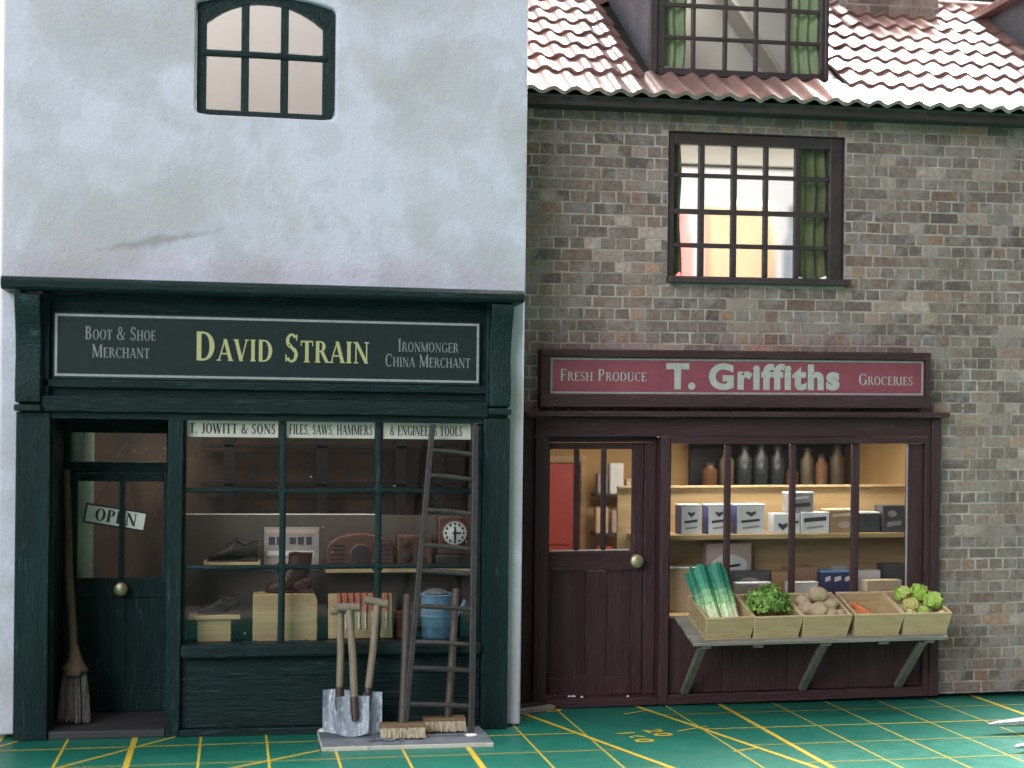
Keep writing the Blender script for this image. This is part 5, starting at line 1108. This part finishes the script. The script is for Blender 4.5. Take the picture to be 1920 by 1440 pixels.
# potatoes
random.seed(23)
rm(CR[2]).box(-.36, .36, .055, .87, .03, .24).build('x', 'straw'); tag(bpy.data.objects['x'], 'pale packing layer under the potatoes in the middle crate', 'packing'); bpy.data.objects['x'].name = 'packing_layer'
PL = [('large round potato on top of the heap', (-.05, .42, .52, .135)), ('potato at the back left of the heap', (-.24, .55, .33, .12)), ('pale potato under the top one on the left', (-.26, .33, .29, .135)), ('wide potato front left of the heap', (-.10, .19, .32, .15)), ('potato right of the top one', (.16, .36, .33, .135)), ('potato at the front of the heap near the right', (.10, .14, .26, .125)), ('small potato in the front right crate corner', (.27, .15, .24, .10)), ('potato at the back right of the heap', (.17, .60, .32, .13)), ('potato at the back of the heap behind the top one', (-.04, .66, .33, .12))]
for i, (lb, (x, y, z, r_)) in enumerate(PL):
    q = Matrix.Rotation(random.uniform(0, 3), 3, 'Z') @ Matrix.Rotation(random.uniform(-.4, .4), 3, 'X')
    m_ = rm(); c_ = CR[2] @ Vector((x, y, z + .09)); m_.blob(c_, (r_ * 1.25, r_ * 1.08, r_ * 1.0), 20, 14, .16, 1.6, i * 1.3, q); tag(m_.build('potato', 'potato', None, 0, True, angle=80), lb, 'potato', 'potatoes in the middle crate')
for i, (a, b, lb) in enumerate((((-.24, .66, .30), (.14, .16, .20), 'rear carrot lying in the nearly empty crate'), ((-.27, .50, .22), (.22, .10, .26), 'front carrot lying across the other in its crate'))):
    A_, B_ = CR[3] @ Vector(a), CR[3] @ Vector(b); t = thing('carrot', A_, lb, 'carrot', 'carrots in the fourth crate', True)
    k_ = [A_.lerp(B_, f) for f in (0, .06, .3, .6, .9, 1)]; rm().tube(k_, [.04, .075, .07, .052, .028, .008], 12, .06).build('root', 'carrot', t, 0, True, angle=70)
    rm().tube([A_, A_ + (A_ - B_).normalized() * .05], [.03, .015], 6).build('stalk', 'bristle_cream', t, 0, True)
# cabbages
rm(CR[4]).box(-.36, .36, .055, .87, .03, .20).build('x', 'straw'); tag(bpy.data.objects['x'], 'pale packing layer under the cabbages in the last crate', 'packing'); bpy.data.objects['x'].name = 'packing_layer'
def cabbage(c_, r_, lb, seed, mat='cabbage'):
    t = thing('cabbage', c_, lb, 'cabbage', 'cabbages in the last crate', True); rm().blob(c_, (r_, r_, r_ * .92), 20, 14, .12, 2.5, seed).build('head', mat, t, 0, True, angle=80); random.seed(seed * 7 + 1)
    for k in range(8):
        th = 2 * PI * k / 8 + seed; el = (k % 3) * .45 - .25; d = Vector((math.cos(th) * math.cos(el), math.sin(th) * math.cos(el), math.sin(el))); u = d.cross(Vector((0, 0, 1))).normalized(); v = u.cross(d); V = []
        for i in range(13):
            for j in range(13):
                a_, b_ = -1 + i / 6, -1 + j / 6
                if a_ * a_ + b_ * b_ > 1.3: f = 1.15 / math.sqrt(a_ * a_ + b_ * b_)
                else: f = 1
                w = d + (u * a_ + v * b_) * f * .75; w.normalize(); e_ = math.hypot(a_, b_) * f; V.append(Vector(c_) + w * r_ * (1.03 + .10 * e_ ** 4 + .03 * math.sin(a_ * 7 + k) + .03 * math.sin(math.atan2(b_, a_) * 7 + k) * e_))
        m_ = rm(); m_.add(V, [(i * 13 + j, (i + 1) * 13 + j, (i + 1) * 13 + j + 1, i * 13 + j + 1) for i in range(12) for j in range(12)]); m_.build('leaf', mat if k % 5 else 'yellowleaf', t, 0, True, angle=80)
for i, (p, r_, lb, mt) in enumerate((((-.20, .66, .44), .125, 'green cabbage at the back left of the last crate', 'cabbage'), ((.06, .56, .50), .14, 'highest green cabbage in the last crate', 'cabbage'), ((.24, .36, .42), .15, 'bright green cabbage at the right front of the last crate', 'cabbage'), ((-.16, .36, .36), .12, 'yellowish cabbage left of the bright green one', 'yellowleaf'), ((.03, .22, .30), .10, 'small yellow green cabbage near the front board', 'cabbage'), ((-.24, .14, .28), .08, 'small yellowish cabbage in the front left corner', 'yellowleaf'), ((.30, .10, .27), .075, 'small yellowish cabbage in the front right corner', 'yellowleaf'))):
    cabbage(CR[4] @ Vector((p[0], p[1], p[2] + .05)), r_ * 1.0, lb, i + 1, mt)

# ------------------------------------------------------------------ odds and ends
d = Vector((5.45 - 4.75, 25.02 - 24.62, 0)).normalized()
Mo = Matrix.Translation((5.05, 24.76, .0)) @ Matrix.Rotation(math.atan2(d.y, d.x), 4, 'Z')
tag(MB(Mo).box(-.40, .38, -.075, .075, .004, .085).build('wood_offcut', 'greywood', None, .012), 'grey wooden offcut lying against the foot of the maroon door post', 'offcut')
tag(MB(Mo @ Matrix.Translation((0, .16, 0))).box(-.40, .25, -.07, .07, .004, .13).build('wood_offcut', 'step', None, .012), 'dark wooden offcut between grey offcut and maroon post', 'offcut')
tw = thing('tweezers', (13.5, 21.6, 0), 'pointed steel tweezers reaching in from the right edge', 'tweezers')
for a, b, c_ in (((11.83, 21.98, .16), (13.4, 22.05, .22), (17.5, 21.75, .12)), ((11.52, 20.58, .10), (13.2, 21.0, .16), (17.5, 21.66, .10))):
    pts = [Vector(a).lerp(Vector(b), f) for f in (0, .12, .35, .7)] + [Vector(b).lerp(Vector(c_), f) for f in (0, .5, 1)]
    m_ = MB(); V = []
    for p, w, h in zip(pts, (.02, .06, .11, .15, .18, .22, .2), (.02, .05, .07, .08, .09, .09, .08)):
        for k in range(10): t_ = 2 * PI * k / 10; V.append(p + Vector((0, math.cos(t_) * w, math.sin(t_) * h)))
    m_.add(V, [(i * 10 + k, i * 10 + (k + 1) % 10, (i + 1) * 10 + (k + 1) % 10, (i + 1) * 10 + k) for i in range(6) for k in range(10)] + [tuple(range(9, -1, -1)), tuple(range(60, 70))]); m_.build('prong', 'chrome', tw, 0, True, angle=60)
# things on the table far behind, seen blurred through the upper window
tag(bx('cardboard_box', 'cardboard', None, 24.2, 28.1, 75, 76, -.3, 17.2, .4), 'blurred tan cardboard box behind the models, seen through the upper brick window', 'box')
tag(MB().lathe([(.75, -.3), (.75, 14.6), (.5, 15.9), (.5, 16.4), (.01, 16.4)], (22.9, 75.9, 0), 20).build('bottle', 'redplastic', None, 0, True), 'blurred red bottle left of the tan box behind the models', 'bottle')
tag(MB().lathe([(.9, -.3), (.9, 14.8), (.65, 15.6), (.65, 16.9), (.01, 16.9)], (29.1, 74.5, 0), 20).build('bottle', 'bluegrey', None, 0, True), 'blurred blue grey bottle right of the tan box behind the models', 'bottle')

# ------------------------------------------------------------------ lift the brick model a little at its right end
TILT = Matrix.Translation((5, 25, 0)) @ Matrix.Rotation(-SHEAR, 4, 'Y') @ Matrix.Translation((-5, -25, 0))
for o in RIGHT:
    o.matrix_basis = TILT @ o.matrix_basis
for o in bpy.data.objects:
    if '_o' in o: del o['_o']
